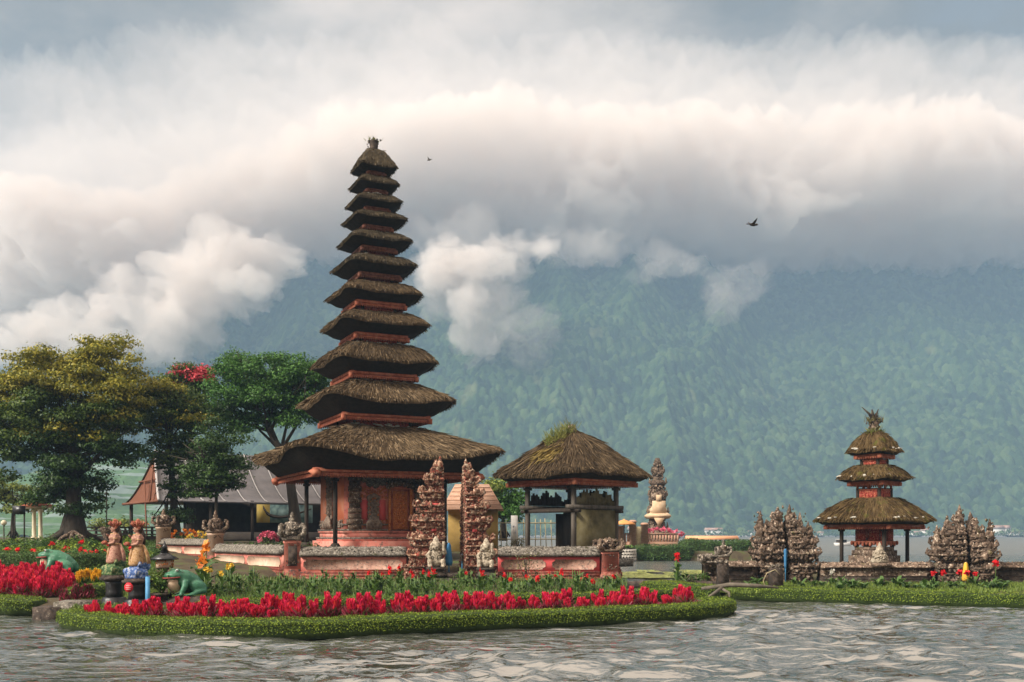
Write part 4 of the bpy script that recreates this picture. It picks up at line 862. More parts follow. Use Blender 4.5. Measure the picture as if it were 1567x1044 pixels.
# ---------------------------------------------------------------- hedges
def resample(path, st):
    P = np.array(path, float)
    for _ in range(2):                                                     # round the corners
        q = [P[0]]
        for i in range(len(P)-1): q += [P[i]*.75+P[i+1]*.25, P[i]*.25+P[i+1]*.75]
        P = np.array(q+[P[-1]])
    d = np.concatenate([[0], np.cumsum(np.linalg.norm(np.diff(P, axis=0), axis=1))]); t = np.arange(0, d[-1], st)
    return np.stack([np.interp(t, d, P[:, k]) for k in range(P.shape[1])], 1)
def hedge(label, path, w, h, zb, leaf=.04, dens=950, mt='hedge', zf=None, wob=.10):
    """clipped hedge along (x, y) points"""
    P = resample(path, .16); o = thing('hedge', label, 'hedge', (P[0][0], P[0][1], zb)); T = np.gradient(P, axis=0); T /= np.linalg.norm(T, axis=1)[:, None]; Nn = np.stack([T[:, 1], -T[:, 0]], 1)
    prof = np.array([(-.46, 0), (-.5, .3), (-.51, .78), (-.47, .98), (-.15, 1.01), (.15, 1.01), (.47, .98), (.51, .78), (.5, .3), (.46, 0)]); rs = []
    for i, p in enumerate(P):
        e = min(1., .35+.65*min(i, len(P)-1-i)/3.); zz_ = float(zf(*p))-zb if zf else 0.; hh = h*(1+wob*.9*float(fbm(p[0]*.8, p[1]*.8, 2, 2))); ww = w*e*(1+wob*float(fbm(p[0]*1.3, p[1]*1.3, 5, 2)))
        rs.append(np.array([(p[0]+Nn[i, 0]*a*ww-P[0][0], p[1]+Nn[i, 1]*a*ww-P[0][1], zz_+b*hh*(.75+.25*e)) for a, b in prof]))
    b = MB(); RS = np.stack(rs); b.rings([r*1. for r in RS]); b.build('branch_core', MT['hedge_core'], o)
    m = int(len(P)*.16*(w+1.9*h)*dens); i = RNG.integers(0, len(P)-1, m); j = RNG.integers(0, 9, m); u = RNG.uniform(0, 1, (m, 1)); v = RNG.uniform(0, 1, (m, 1))
    A = RS[i, j]*(1-u)+RS[i+1, j]*u; B = RS[i, j+1]*(1-u)+RS[i+1, j+1]*u; Q = A*(1-v)+B*v; nr = np.cross(RS[i+1, j]-RS[i, j], RS[i, j+1]-RS[i, j]); nr /= np.linalg.norm(nr, axis=1)[:, None]+1e-9
    mid = RS[i].mean(1); nr *= np.sign(((Q-mid)*nr).sum(1))[:, None]; nr[j == 4] = (0, 0, 1)
    lump = .5+.5*vnoise(Q[:, 0]*4, Q[:, 1]*4, Q[:, 2]*5)
    Q = Q+nr*(RNG.uniform(-.01, .05, (m, 1))*leaf/.05+.03*lump[:, None]); kp_ = Q[:, 2] > .105+.04*lump if zb < .02 else Q[:, 2] > -9; c = MB(); c.leaves(Q[kp_], leaf, .6, .15, nr[kp_]); c.build('foliage', MT[mt], o); return o
hedge('long clipped front hedge curving along the water, in front of the row of crimson plumes',
      PX([(150, 22.9), (120, 23.2), (112, 22.6), (150, 21.7), (250, 20.5), (400, 20.15), (550, 20.7), (700, 22.0), (850, 23.0), (1000, 24.1), (1085, 25.2), (1108, 26.2), (1090, 27.3), (1050, 27.8)]), .72, .37, -.02, dens=1500, leaf=.034, wob=.07)
hedge('low inner hedge behind the row of crimson plumes', PX([(300, 22.6), (400, 22.7), (550, 23.2), (700, 24.0), (850, 25.0), (960, 26.0), (1045, 27.4)]), .5, .34, .26)
hedge('broad low hedge at the waterside on the left, in front of the big crimson bed', PX([(-90, 28.2), (-40, 27.2), (0, 26.6), (40, 26.1), (64, 25.9)]), 1.15, .42, .0)
hedge('tall dark clipped hedge behind the left frog', PX([(-60, 36.5), (20, 36), (100, 36), (165, 36.4)]), .8, .62, .8, .06, 420, 'hedge_dark')
hedge('long clipped hedge at the waterside of the right islet', PX([(1118, 32.2), (1180, 31.3), (1250, 30.6), (1400, 29.4), (1600, 28)]), .62, .40, .0)
hedge('short low hedge between the crimson plumes and the driftwood', PX([(985, 34), (1020, 33), (1060, 31.6), (1100, 30.8)]), .7, .4, .12)
hedge('clipped hedge on the far islet below the pale balustrade', PX([(968, 80.4), (1010, 80.4), (1062, 80.8)]), 1.6, 1.1, .05, .13, 110, 'hedge_dark')
hedge('tall square clipped hedge on the far islet, left of the overgrown stone gate', PX([(1038, 82.4), (1090, 82.5), (1168, 83)]), 1.8, 1.5, .05, .13, 110, 'hedge_dark')
hedge('small rounded border hedge beside the two statue pedestals', PX([(105, 26.9), (125, 26.7), (148, 26.9), (156, 28), (150, 29.5)]), .6, .40, .28)

# ---------------------------------------------------------------- flowers and garden plants
MT['celosia'] = leafmat('crimson_plume', [(.26, .004, .025), (.50, .008, .05), (.68, .014, .07), (.74, .07, .04), (.66, .04, .14), (.74, .02, .09)], trans=.35)
MT['celosia_low'] = leafmat('pink_plume_base', [(.20, .008, .03), (.42, .02, .09), (.5, .12, .17), (.06, .11, .02), (.03, .07, .015)], trans=.35)
MT['celosia_yellow'] = leafmat('yellow_plume', [(.55, .22, .01), (.75, .42, .02), (.8, .55, .06)], trans=.35)
MT['celosia_orange'] = leafmat('orange_plume', [(.6, .10, .01), (.72, .20, .02), (.75, .33, .04)], trans=.35)
MT['canna_leaf'] = leafmat('canna_leaves', [(.022, .07, .014), (.06, .14, .026), (.11, .20, .042), (.18, .24, .06)], spec=.4, rough=.4)
MT['bush_leaf'] = leafmat('bush_leaves', [(.03, .08, .014), (.08, .15, .028), (.14, .21, .045)])
MT['red_petal'] = leafmat('red_petals', [(.5, .008, .015), (.72, .02, .025)], trans=.35); MT['yellow_petal'] = leafmat('yellow_petals', [(.7, .42, .02), (.8, .6, .1)], trans=.35)
MT['white_petal'] = leafmat('white_petals', [(.6, .58, .5), (.75, .74, .68)], trans=.35); MT['orange_petal'] = leafmat('orange_petals', [(.65, .12, .01), (.75, .3, .03)], trans=.35); MT['pink_petal'] = leafmat('pink_petals', [(.6, .06, .14), (.7, .2, .28)], trans=.35)
def celosia(label, group, top='celosia', low='celosia_low', n=4, h=.39):
    t = thing('celosia_plant', label, 'flower', group=group); b = MB(); c = MB()
    for k in range(n):
        a = U(0, 6.28); r = U(.0, .17); hh = h*U(.6, 1.1); x0, y0 = r*math.cos(a), r*math.sin(a); lean = U(-.10, .10)
        m = 70; q = RNG.uniform(0, 1, m)**.8; w = .05*(1-q)**.85*(.45+q*1.3)+.004; an = RNG.uniform(0, 6.28, m)
        P = np.stack([x0+lean*q+np.cos(an)*w, y0+np.sin(an)*w, hh*(.42+.58*q)], 1); D = np.stack([np.cos(an)*.35, np.sin(an)*.35, np.ones(m)], 1); b.blades(P, D, .085, .045)
        b.tube([(x0, y0, hh*.4), (x0+lean*.9, y0, hh*.95)], [.032, .008], 6)
        m = 40; q = RNG.uniform(0, 1.3, m); an = RNG.uniform(0, 6.28, m); P = np.stack([x0+np.cos(an)*.09*q, y0+np.sin(an)*.09*q, hh*(.02+.5*RNG.uniform(0, 1, m))], 1); D = np.stack([np.cos(an), np.sin(an), 1.2+0*an], 1); c.blades(P, D, .10, .035)
    b.build('flower_plume', MT[top], t); c.build('foliage', MT[low], t); return t
def scatter(protos, spots, rot=True, smin=.85, smax=1.2):
    used = set()
    for k, (x, y, z) in enumerate(spots):
        i = k % len(protos); s = U(smin, smax)
        if i in used: dup(protos[i], (x, y, z), U(0, 6.28), s)
        else: used.add(i); p = protos[i]; p.location = (x, y, z); p.rotation_euler = (0, 0, U(0, 6.28)); p.scale = (s, s, s)
lab = 'crimson plumed celosia plant in the long row between the two front hedges'; gp = 'crimson plumes between the front hedges'
pr = [celosia(lab, gp, n=q) for q in (4, 5, 6, 4, 7)]; sp_ = []
fx_ = [150, 300, 330, 400, 550, 700, 850, 1000, 1060]; fy_ = [22.9, 21.55, 21.5, 21.45, 21.95, 23.0, 24.0, 25.1, 26.2]
xx = 148.
while xx < 1058:
    gap = math.sin(xx*.043)+math.sin(xx*.019+1.3)
    for q in range(3 if gap > -.6 else 2):
        Y_ = float(np.interp(xx, fx_, fy_))+U(-.55, .45); X_ = gx(xx+U(-6, 6), Y_); sp_.append((X_, Y_, .25 if xx > 235 else .12))
    xx += U(13, 30)
print('row', len(sp_)); random.shuffle(sp_); sp_ = sp_[:222]; scatter(pr, sp_, smin=.65, smax=1.25)
lab = 'crimson plumed celosia plant in the big bed at the left edge'; gp = 'crimson plumes in the left bed'
pr = [celosia(lab, gp, n=q, h=.5) for q in (7, 8, 9, 8)]; sp_ = []
for q in range(62):
    Y_ = U(27.2, 32.5); x_ = U(-25, np.interp(Y_, [27, 28.5, 31, 33], [85, 105, 118, 100])); sp_.append((gx(x_, Y_), Y_, float(gnd(gx(x_, Y_), Y_))-.02))
scatter(pr, sp_)
lab = 'deep pink celosia plant by the rounded border hedge'; gp = 'pink plumes beside the statue pedestals'
scatter([celosia(lab, gp, n=5, h=.4, top='celosia_low')], [(gx(x_, 26.2), 26.2+U(-.3, .3), .3) for x_ in (104, 110, 117, 124, 130)])
lab = 'yellow plumed celosia plant near the left frog'; gp = 'yellow plumes by the left frog'
scatter([celosia(lab, gp, 'celosia_yellow', 'bush_leaf', 4, .42), celosia(lab, gp, 'celosia_orange', 'bush_leaf', 4, .42)], [(gx(x_, y_), y_, .48) for x_, y_ in ((122, 31), (128, 31.6), (136, 31.2), (143, 31.8), (148, 31), (118, 32), (30, 33.2), (42, 33), (55, 33.3), (74, 32.8))])

def paddle(b, p, a, L, w, droop=.5, rise=1.1):
    """one broad canna leaf"""
    ca, sa = math.cos(a), math.sin(a); n = 6; V = []; f = []
    for i in range(n):
        q = i/(n-1); r = L*.75*q; z = L*(rise*q-droop*q*q); ww = w*math.sin(math.pi*min(1, .08+q*.92))**.7*.5
        V += [(p[0]+ca*r-sa*ww, p[1]+sa*r+ca*ww, p[2]+z+ww*.35), (p[0]+ca*r, p[1]+sa*r, p[2]+z), (p[0]+ca*r+sa*ww, p[1]+sa*r-ca*ww, p[2]+z+ww*.35)]
        if i < n-1: o = i*3; f += [(o, o+1, o+4, o+3), (o+1, o+2, o+5, o+4)]
    b.add(V, f)
def canna(label, group, petal='red_petal', n=9, h=.75, flower=True):
    t = thing('canna_plant', label, 'plant', group=group); b = MB(); c = MB(); s = MB()
    for k in range(3):
        x, y = U(-.14, .14), U(-.14, .14); hh = h*U(.75, 1.1); s.tube([(x, y, 0), (x*1.2, y*1.2, hh)], [.022, .012], 5)
        for q in range(n//2+1): paddle(b, (x, y, hh*(.08+.72*q/(n//2+1))), U(0, 6.28), U(.26, .42), U(.12, .18), U(.3, .8), U(.75, 1.15))
        if flower and k != 2:
            P = RNG.normal(size=(16, 3))*np.array([.03, .03, .045])+np.array([x*1.2, y*1.2, hh+.05]); c = MB(); c.leaves(P, .12, .7, .2); c.build('flower', MT[petal], t)
    b.build('leaves', MT['canna_leaf'], t); s.build('stem', MT['canna_leaf'], t)
    return t
def bush(label, group, mt='bush_leaf', r=(.5, .45, .4), n=420, leaf=.09, petal=None, np_=14, name='flower_bush', ps=.07):
    t = thing(name, label, 'bush', group=group); b = MB(); P = RNG.normal(size=(n, 3)); P /= np.linalg.norm(P, axis=1)[:, None]; P[:, 2] = np.abs(P[:, 2]); P *= (RNG.uniform(.55, 1.05, (n, 1))*(1+.25*vnoise(P[:, 0]*2.5, P[:, 1]*2.5, P[:, 2]*2.5+U(0, 50))[:, None]))*np.array(r); b.leaves(P, leaf, .5, .25, P/np.array(r))
    b.build('foliage', MT[mt], t); s = MB()
    for k in range(7): a = U(0, 6.28); s.tube([(0, 0, -.05), (math.cos(a)*r[0]*.6, math.sin(a)*r[1]*.6, r[2]*.7)], [.02, .008], 5)
    s.build('stem', MT['bark'], t)
    if petal:
        f = MB()
        for k in range(np_):
            v_ = RNG.normal(size=3); v_ /= np.linalg.norm(v_); v_[2] = abs(v_[2])*.9+.25; f.leaves(v_*np.array(r)*1.05+RNG.normal(size=(7, 3))*ps*.2, ps, .7, .2)
            if np_ <= 5: f.build('flower', MT[petal], t); f = MB()
        if np_ > 5: f.build('flower', MT[petal], t)
    return t
def spots(n, x0, x1, Y0, Y1, dz=0.):
    r = []
    for q in range(n):
        Y_ = U(Y0, Y1); X_ = gx(x0+(x1-x0)*(q+U(.1, .9))/n, Y_); r.append((X_, Y_, float(gnd(X_, Y_))+dz))
    random.shuffle(r); return r
gp = 'broad leaved cannas in front of the pink wall'
scatter([canna('broad leaved canna plant with red flowers in the bed below the pink wall', gp), canna('broad leaved canna plant with red flowers in the bed below the pink wall', gp, n=11)], spots(9, 560, 660, 29.5, 33.5)+spots(3, 640, 760, 29.5, 32), smin=.58, smax=.78)
gp = 'flowerless cannas below the walls'
scatter([canna('leafy canna plant without flowers in the bed below the walls', gp, flower=False, n=9), canna('leafy canna plant without flowers in the bed below the walls', gp, flower=False, n=11)], spots(38, 325, 580, 26.5, 33)+spots(16, 560, 760, 27, 33)+spots(22, 765, 950, 26.8, 33.5), smin=.42, smax=.80)
gp = 'yellow flowered cannas by the right frog'
scatter([canna('yellow flowered canna plant beside the right frog', gp, 'yellow_petal')], [(gx(x_, y_), y_, float(gnd(gx(x_, y_), y_))) for x_, y_ in ((318, 28), (326, 29.5), (350, 30.5), (343, 28.5))], smin=.7, smax=.95)
gp = 'red flowered plants at the right end of the garden'
scatter([canna('red flowered plant at the right end of the garden below the open pavilion', gp, n=7, h=.6), canna('red flowered plant at the right end of the garden below the open pavilion', gp, n=8, h=.5)], spots(8, 770, 940, 29, 33.5), smin=.6, smax=.85)
t = canna('orange red flowered canna plant standing over the right frog', None, 'orange_petal'); t.location = (gx(302, 28.5), 28.5, .4); t.scale = (1.5, 1.5, 1.5)
t = canna('single tall red canna in front of the small stone posts', None); t.location = (gx(1043, 33.5), 33.5, .35); t.scale = (1.15, 1.15, 1.15)
t = bush('sprawling dry grey bush in front of the wall below the open pavilion', None, 'dry_leaf', (.62, .5, 1.15), 420, .075, name='dry_bush'); t.location = (gx(806, 34.2), 34.2, .45)
gp = 'leafy flower bushes in the left garden'
lab = 'low leafy bush dotted with red flowers in the left garden'
pr = [bush(lab, gp, petal='red_petal', np_=3, ps=.16), bush(lab, gp, 'hedge', petal='red_petal', np_=2, ps=.14)]
scatter(pr, spots(22, -15, 230, 38, 44, -.05), smin=.9, smax=1.4)
gp = 'plain leafy bushes in the left garden'; lab = 'plain leafy bush in the left garden between the hedge and the trees'
scatter([bush(lab, gp, name='leafy_bush'), bush(lab, gp, 'hedge', name='leafy_bush'), bush(lab, gp, 'hedge_dark', name='leafy_bush')], spots(54, -20, 240, 39, 49.5, -.05)+spots(8, 150, 240, 29, 35), smin=.9, smax=1.5)
t = bush('bright orange flowering bush behind the long left wall', None, 'bush_leaf', (.75, .6, .65), 500, .1, 'orange_petal', 34, ps=.15); t.location = (gx(282, 48), 48, 1.55)
t = bush('yellow flowering bush behind the long left wall, right of the orange one', None, 'bush_leaf', (.8, .6, .6), 500, .1, 'yellow_petal', 36, ps=.13); t.location = (gx(310, 47), 47, 1.5)
t = bush('rounded magenta flowering bush by the corner of the tall tower', None, 'hedge_dark', (.42, .4, .42), 260, .09, 'pink_petal', 60, ps=.12); t.location = (gx(410, 44), 44, 1.7)
gp = 'bushes inside the temple yard'; lab = 'leafy green bush inside the temple yard behind the wall'
scatter([bush(lab, gp, 'hedge_dark', name='leafy_bush')], [(gx(x_, y_), y_, 1.3) for x_, y_ in ((365, 46), (378, 45), (392, 44.5), (345, 47), (425, 43), (430, 45))], smin=1., smax=1.3)
t = bush('yellow green weeds growing over the wall beside the dark niche pillar', None, 'bush_leaf', (.42, .3, .3), 240, .07, name='weed_tuft'); t.location = (gx(478, 36.9), 36.9, 1.5)
gp = 'weeds in the bed of the right islet'; lab = 'small pale leafy weed in the bed behind the right hedge'
pr = [canna(lab, gp, flower=False, n=6, h=.3), bush(lab, gp, 'bush_leaf', (.25, .2, .2), 110, .07, name='weed_tuft'), canna(lab, gp, flower=False, n=5, h=.35)]
sp_ = []
for q in range(64):
    Y_ = U(31.6, 34.3); X_ = gx(U(1105, 1580), Y_); sp_.append((X_, Y_, float(RG(X_, Y_))-.03))
scatter(pr, sp_, smin=.6, smax=1.05)
gp = 'red flowers in the bed of the right islet'; lab = 'thin stemmed red flower in the bed in front of the right overgrown gate'
def stemflower(label, group, petal, h):
    t = thing('garden_flower', label, 'flower', group=group); b = MB(); b.tube([(0, 0, 0), (.02, .01, h)], [.012, .008], 5)
    for k in range(4): paddle(b, (0, 0, h*.15*k), U(0, 6.28), .2, .06)
    b.build('stem', MT['bush_leaf'], t); c = MB(); c.leaves(RNG.normal(size=(22, 3))*.045+np.array([.02, .01, h+.03]), .12, .8, .1); c.build('flower', MT[petal], t); return t
scatter([stemflower(lab, gp, 'red_petal', .5)], [(gx(x_, 33.4), 33.4, .33) for x_ in (1428, 1443, 1469, 1480, 1493)], smin=.75, smax=.95)
t = stemflower('tall red flower standing right of the right overgrown gate', None, 'red_petal', .75); t.location = (gx(1523, 33.4), 33.4, .35)
t = stemflower('white flower bud on a thin stem in front of the shrine islet wall', None, 'white_petal', .5); t.location = (gx(1272, 33), 33, .33); t.scale = (.7, .7, 1)
gp = 'dark leafy spikes on the point of the right islet'; lab = 'dark leafy spike plant on the point of the right islet, by the lily pads'
scatter([canna(lab, gp, flower=False, n=10, h=.55)], [(gx(x_, y_), y_, .35) for x_, y_ in ((1040, 34.4), (1052, 34.0), (1066, 34.2), (1074, 34.5))], smin=.8, smax=1.)
# ground cover
def grass(name, poly_px, n, zf, L=.10, mt='grass'):
    P = []
    (x0, x1, Y0, Y1) = poly_px; Y_ = RNG.uniform(Y0, Y1, n); X_ = (RNG.uniform(x0, x1, n)-CX)/F*Y_; b = MB(); D = RNG.normal(size=(n, 3))*.35; D[:, 2] = 1
    b.blades(np.stack([X_, Y_, zf(X_, Y_)-.01], 1), D, L*RNG.uniform(.5, 1.3, n), .028); return struct(b.build(name, MT[mt]), 'stuff')
grass('grass', (110, 330, 24.2, 31), 9000, gnd); grass('grass', (330, 960, 24.5, 35.2), 14000, gnd, .13, 'bush_leaf'); grass('grass', (-40, 240, 34, 52), 12000, gnd, .2, 'bush_leaf')
grass('grass', (1020, 1600, 31.0, 34.8), 13000, RG, .12, 'grass')
b = MB(); n = 2400; Y_ = RNG.uniform(46.5, 57, n); X_ = (RNG.uniform(930, 1085, n)-CX)/F*Y_; kp = (vnoise(X_*.8, Y_*.25, 3)+(52-Y_)*.06 > -.25); X_, Y_ = X_[kp], Y_[kp]; a = np.arange(7)/7*6.28
for x_, y_ in zip(X_, Y_):
    r = U(.07, .17); b.add([(x_+math.cos(q)*r, y_+math.sin(q)*r*1.2, .07+U(-.006, .012)) for q in a], [tuple(range(7))])
MT['lily'] = mat('lily_pads', [(.20, .24, .05), (.38, .40, .12)], 1.5, .6, 0, isl=.3); struct(b.build('lily_pads', MT['lily']), 'stuff')

# ---------------------------------------------------------------- trees
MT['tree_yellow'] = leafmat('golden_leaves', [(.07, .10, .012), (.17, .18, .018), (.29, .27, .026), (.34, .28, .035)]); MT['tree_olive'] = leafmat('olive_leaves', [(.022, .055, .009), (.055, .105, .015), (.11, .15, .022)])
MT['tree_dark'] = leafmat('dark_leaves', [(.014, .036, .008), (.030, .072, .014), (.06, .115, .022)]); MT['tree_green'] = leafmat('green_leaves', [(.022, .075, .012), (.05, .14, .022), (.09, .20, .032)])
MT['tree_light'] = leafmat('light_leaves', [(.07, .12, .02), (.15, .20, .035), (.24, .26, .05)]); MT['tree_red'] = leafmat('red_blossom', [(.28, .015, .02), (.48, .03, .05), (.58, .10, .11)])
def tree(name, label, Y, trunk, crowns_, leaf=.16, per=260, rad=.8, flat=.42, trunk_r=.35, bark='bark', dz=1.6, limbs=12, group=None):
    """trunk: list of (px, py); crowns_: list of (cx, cy, rx, ry, n clumps, material) in photo pixels at depth Y"""
    k = Y/F; pts = [at(x, y, Y) for x, y in trunk]; base = pts[0]; t = thing(name, label, 'tree', base, group=group); b = MB(); m = len(pts)
    pts = [p-base for p in pts]; rr = [trunk_r*(1.5 if i == 0 else 1-.55*i/(m-1)) for i in range(m)]; b.tube([pts[0]-Vector((0, 0, .5))]+pts, [rr[0]*1.3]+rr, 10)
    for q in range(6): a = q*1.05+U(-.2, .2); b.tube([(0, 0, trunk_r*1.1), (math.cos(a)*trunk_r*1.6, math.sin(a)*trunk_r*1.6, .05), (math.cos(a)*trunk_r*3, math.sin(a)*trunk_r*3, -.25)], [trunk_r*.5, trunk_r*.35, .05], 6)
    C = {}; cl = []
    for cx_, cy_, rx, ry, n, mt_ in crowns_:
        c0 = at(cx_, cy_, Y)-base
        for q in range(n):
            while 1:
                u = np.array([U(-1, 1), U(-1, 1), U(-1, 1)])
                if (u*u).sum() < 1: break
            u *= .35+.65*(u*u).sum()**.15 if True else 1
            c = np.array(c0)+u*np.array([rx*k, max(rx*k*.8, dz), ry*k]); s_ = rad*U(.55, 1.2); cl.append((c, s_, mt_))
            p_ = int(per*s_*s_/(rad*rad)); P = RNG.normal(size=(p_, 3)); P /= np.linalg.norm(P, axis=1)[:, None]; P[:, 2] = np.where(P[:, 2] < 0, P[:, 2]*.55, P[:, 2]); P *= RNG.uniform(.3, 1.12, (p_, 1))**.6*RNG.choice([1, 1, 1, 1.25], (p_, 1))
            w_ = 1+.6*vnoise(P[:, 0]*2.6+c[0], P[:, 1]*2.6+c[1], P[:, 2]*2.6+c[2])[:, None]; nr = P.copy(); P = P*w_*np.array([s_, s_, s_*flat])+c; C.setdefault(mt_, MB()).leaves(P, leaf, .5, .25, nr)
    for c, s_, mt_ in random.sample(cl, min(limbs, len(cl))):
        i = random.randint(max(1, m-2), m-1) if m > 1 else 0; p0 = np.array(pts[i]); md = p0*.45+c*.55+np.array([0, 0, -.08*np.linalg.norm(c-p0)]); b.tube([p0, md, c], [rr[i]*.55, rr[i]*.32, .025], 7)
        for q in range(3):
            d = c+RNG.normal(size=3)*np.array([s_, s_, s_*.5]); b.tube([md, (md+d)/2+RNG.normal(size=3)*.1, d], [rr[i]*.2, .04, .012], 5)
    b.build('trunk', MT[bark], t)
    for mt_ in C: C[mt_].build('blossom' if 'red' in mt_ else 'crown', MT[mt_], t)
    return t
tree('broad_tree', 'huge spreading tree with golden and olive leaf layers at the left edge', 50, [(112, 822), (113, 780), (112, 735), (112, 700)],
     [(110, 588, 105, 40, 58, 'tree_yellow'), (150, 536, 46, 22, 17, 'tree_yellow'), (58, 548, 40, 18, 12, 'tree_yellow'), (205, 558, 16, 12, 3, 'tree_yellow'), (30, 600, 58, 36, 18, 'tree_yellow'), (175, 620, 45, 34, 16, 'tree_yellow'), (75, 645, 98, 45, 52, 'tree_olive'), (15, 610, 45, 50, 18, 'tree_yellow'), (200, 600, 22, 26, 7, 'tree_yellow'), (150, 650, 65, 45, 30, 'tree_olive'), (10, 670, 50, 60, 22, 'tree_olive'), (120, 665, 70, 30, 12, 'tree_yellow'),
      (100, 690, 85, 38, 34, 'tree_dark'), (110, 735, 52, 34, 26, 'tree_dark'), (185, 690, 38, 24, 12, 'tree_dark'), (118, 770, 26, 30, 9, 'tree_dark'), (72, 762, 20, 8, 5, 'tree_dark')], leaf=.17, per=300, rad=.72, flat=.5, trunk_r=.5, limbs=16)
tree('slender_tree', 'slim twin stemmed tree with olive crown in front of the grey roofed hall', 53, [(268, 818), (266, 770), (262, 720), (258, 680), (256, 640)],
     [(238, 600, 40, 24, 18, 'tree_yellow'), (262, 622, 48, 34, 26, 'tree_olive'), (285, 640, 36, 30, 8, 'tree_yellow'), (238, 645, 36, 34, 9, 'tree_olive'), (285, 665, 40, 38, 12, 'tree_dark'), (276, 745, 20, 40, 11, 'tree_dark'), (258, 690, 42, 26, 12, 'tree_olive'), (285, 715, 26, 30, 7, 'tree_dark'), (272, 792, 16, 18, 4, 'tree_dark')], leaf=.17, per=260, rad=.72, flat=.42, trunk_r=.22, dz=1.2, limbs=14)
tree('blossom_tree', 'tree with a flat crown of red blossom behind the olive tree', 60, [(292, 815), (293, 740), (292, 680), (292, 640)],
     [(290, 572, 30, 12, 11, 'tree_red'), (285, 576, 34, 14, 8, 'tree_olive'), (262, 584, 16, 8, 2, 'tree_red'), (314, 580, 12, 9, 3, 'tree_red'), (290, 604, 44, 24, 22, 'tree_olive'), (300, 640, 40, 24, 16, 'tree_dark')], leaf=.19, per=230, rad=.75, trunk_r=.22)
tree('spreading_tree', 'fresh green spreading tree whose bare limbs show behind the left of the tower', 56, [(452, 822), (450, 780), (444, 735), (430, 690), (412, 660)],
     [(405, 572, 70, 28, 48, 'tree_green'), (368, 558, 40, 20, 18, 'tree_green'), (462, 570, 42, 26, 24, 'tree_green'), (350, 612, 34, 36, 26, 'tree_green'), (425, 612, 66, 30, 42, 'tree_green'), (385, 640, 50, 24, 18, 'tree_green'), (455, 640, 42, 18, 12, 'tree_green'), (480, 590, 26, 26, 10, 'tree_green'), (345, 645, 26, 30, 16, 'tree_dark'), (470, 612, 40, 22, 12, 'tree_green')], leaf=.16, per=260, rad=.7, flat=.55, trunk_r=.34, limbs=15)
tree('dark_tree', 'small very dark leafy tree on a thin stem in front of the grey roofed hall', 47.5, [(332, 835), (331, 800), (331, 760), (332, 720)],
     [(333, 690, 44, 46, 32, 'tree_dark'), (318, 735, 44, 26, 20, 'tree_dark'), (350, 722, 26, 30, 10, 'tree_dark')], leaf=.15, per=260, rad=.6, flat=.6, trunk_r=.11, dz=1., limbs=14)
tree('light_tree', 'yellow green bushy tree low at the left edge', 62, [(20, 815), (20, 785), (20, 770)], [(15, 758, 42, 22, 16, 'tree_light'), (40, 770, 24, 16, 6, 'tree_light'), (-20, 750, 26, 30, 6, 'tree_light')], leaf=.2, per=200, rad=.7, flat=.6, trunk_r=.12)
tree('round_tree', 'bright green round tree behind the open pavilion', 60, [(770, 815), (770, 795), (770, 780)], [(768, 765, 34, 24, 16, 'tree_green'), (755, 752, 20, 14, 5, 'tree_light'), (785, 780, 26, 20, 6, 'tree_green'), (745, 775, 16, 22, 5, 'tree_green')], leaf=.2, per=240, rad=.7, flat=.65, trunk_r=.14)
for x_, y_, Y_, r_, l_ in ((192, 800, 70, 14, 'low scrubby tree on the far shore left of the grey roofed hall'), (165, 803, 74, 10, 'small pale scrub bush beyond the terrace rail')):
    tree('scrub_tree', l_, Y_, [(x_, y_+14), (x_, y_+6)], [(x_, y_, r_*1.6, r_*.6, 8, 'tree_light')], leaf=.22, per=120, rad=.6, flat=.7, trunk_r=.08)

# ---------------------------------------------------------------- painted statues, frogs and small garden things
MT['st_skin'] = mat('painted_skin', [(.26, .12, .085), (.42, .24, .175)], 9, .7, .4, speck=((.10, .06, .045), 14, .56, .1), speck2=((.46, .38, .30), 20, .62, .06)); MT['st_red'] = mat('red_crown_paint', [(.14, .03, .02), (.34, .09, .055), (.42, .24, .12)], 25, .6, .4)
MT['st_gold'] = mat('orange_cloth_paint', [(.16, .07, .03), (.38, .21, .08), (.46, .31, .17), (.30, .10, .07)], 18, .6, .3); MT['st_pink'] = mat('pink_cloth_paint', [(.16, .06, .045), (.36, .17, .12), (.46, .28, .20), (.28, .08, .07)], 18, .6, .3)
MT['st_green'] = mat('green_scale_paint', [(.02, .05, .02), (.05, .12, .04), (.30, .30, .14)], 16, .5, .5, rg=(.35, .65)); MT['st_blue'] = mat('blue_scale_paint', [(.02, .05, .16), (.06, .13, .34), (.45, .48, .52)], 16, .5, .5, rg=(.35, .65)); MT['hair'] = mat('dark_hair', [(.02, .012, .01), (.05, .03, .02)], 10, .5, .2)
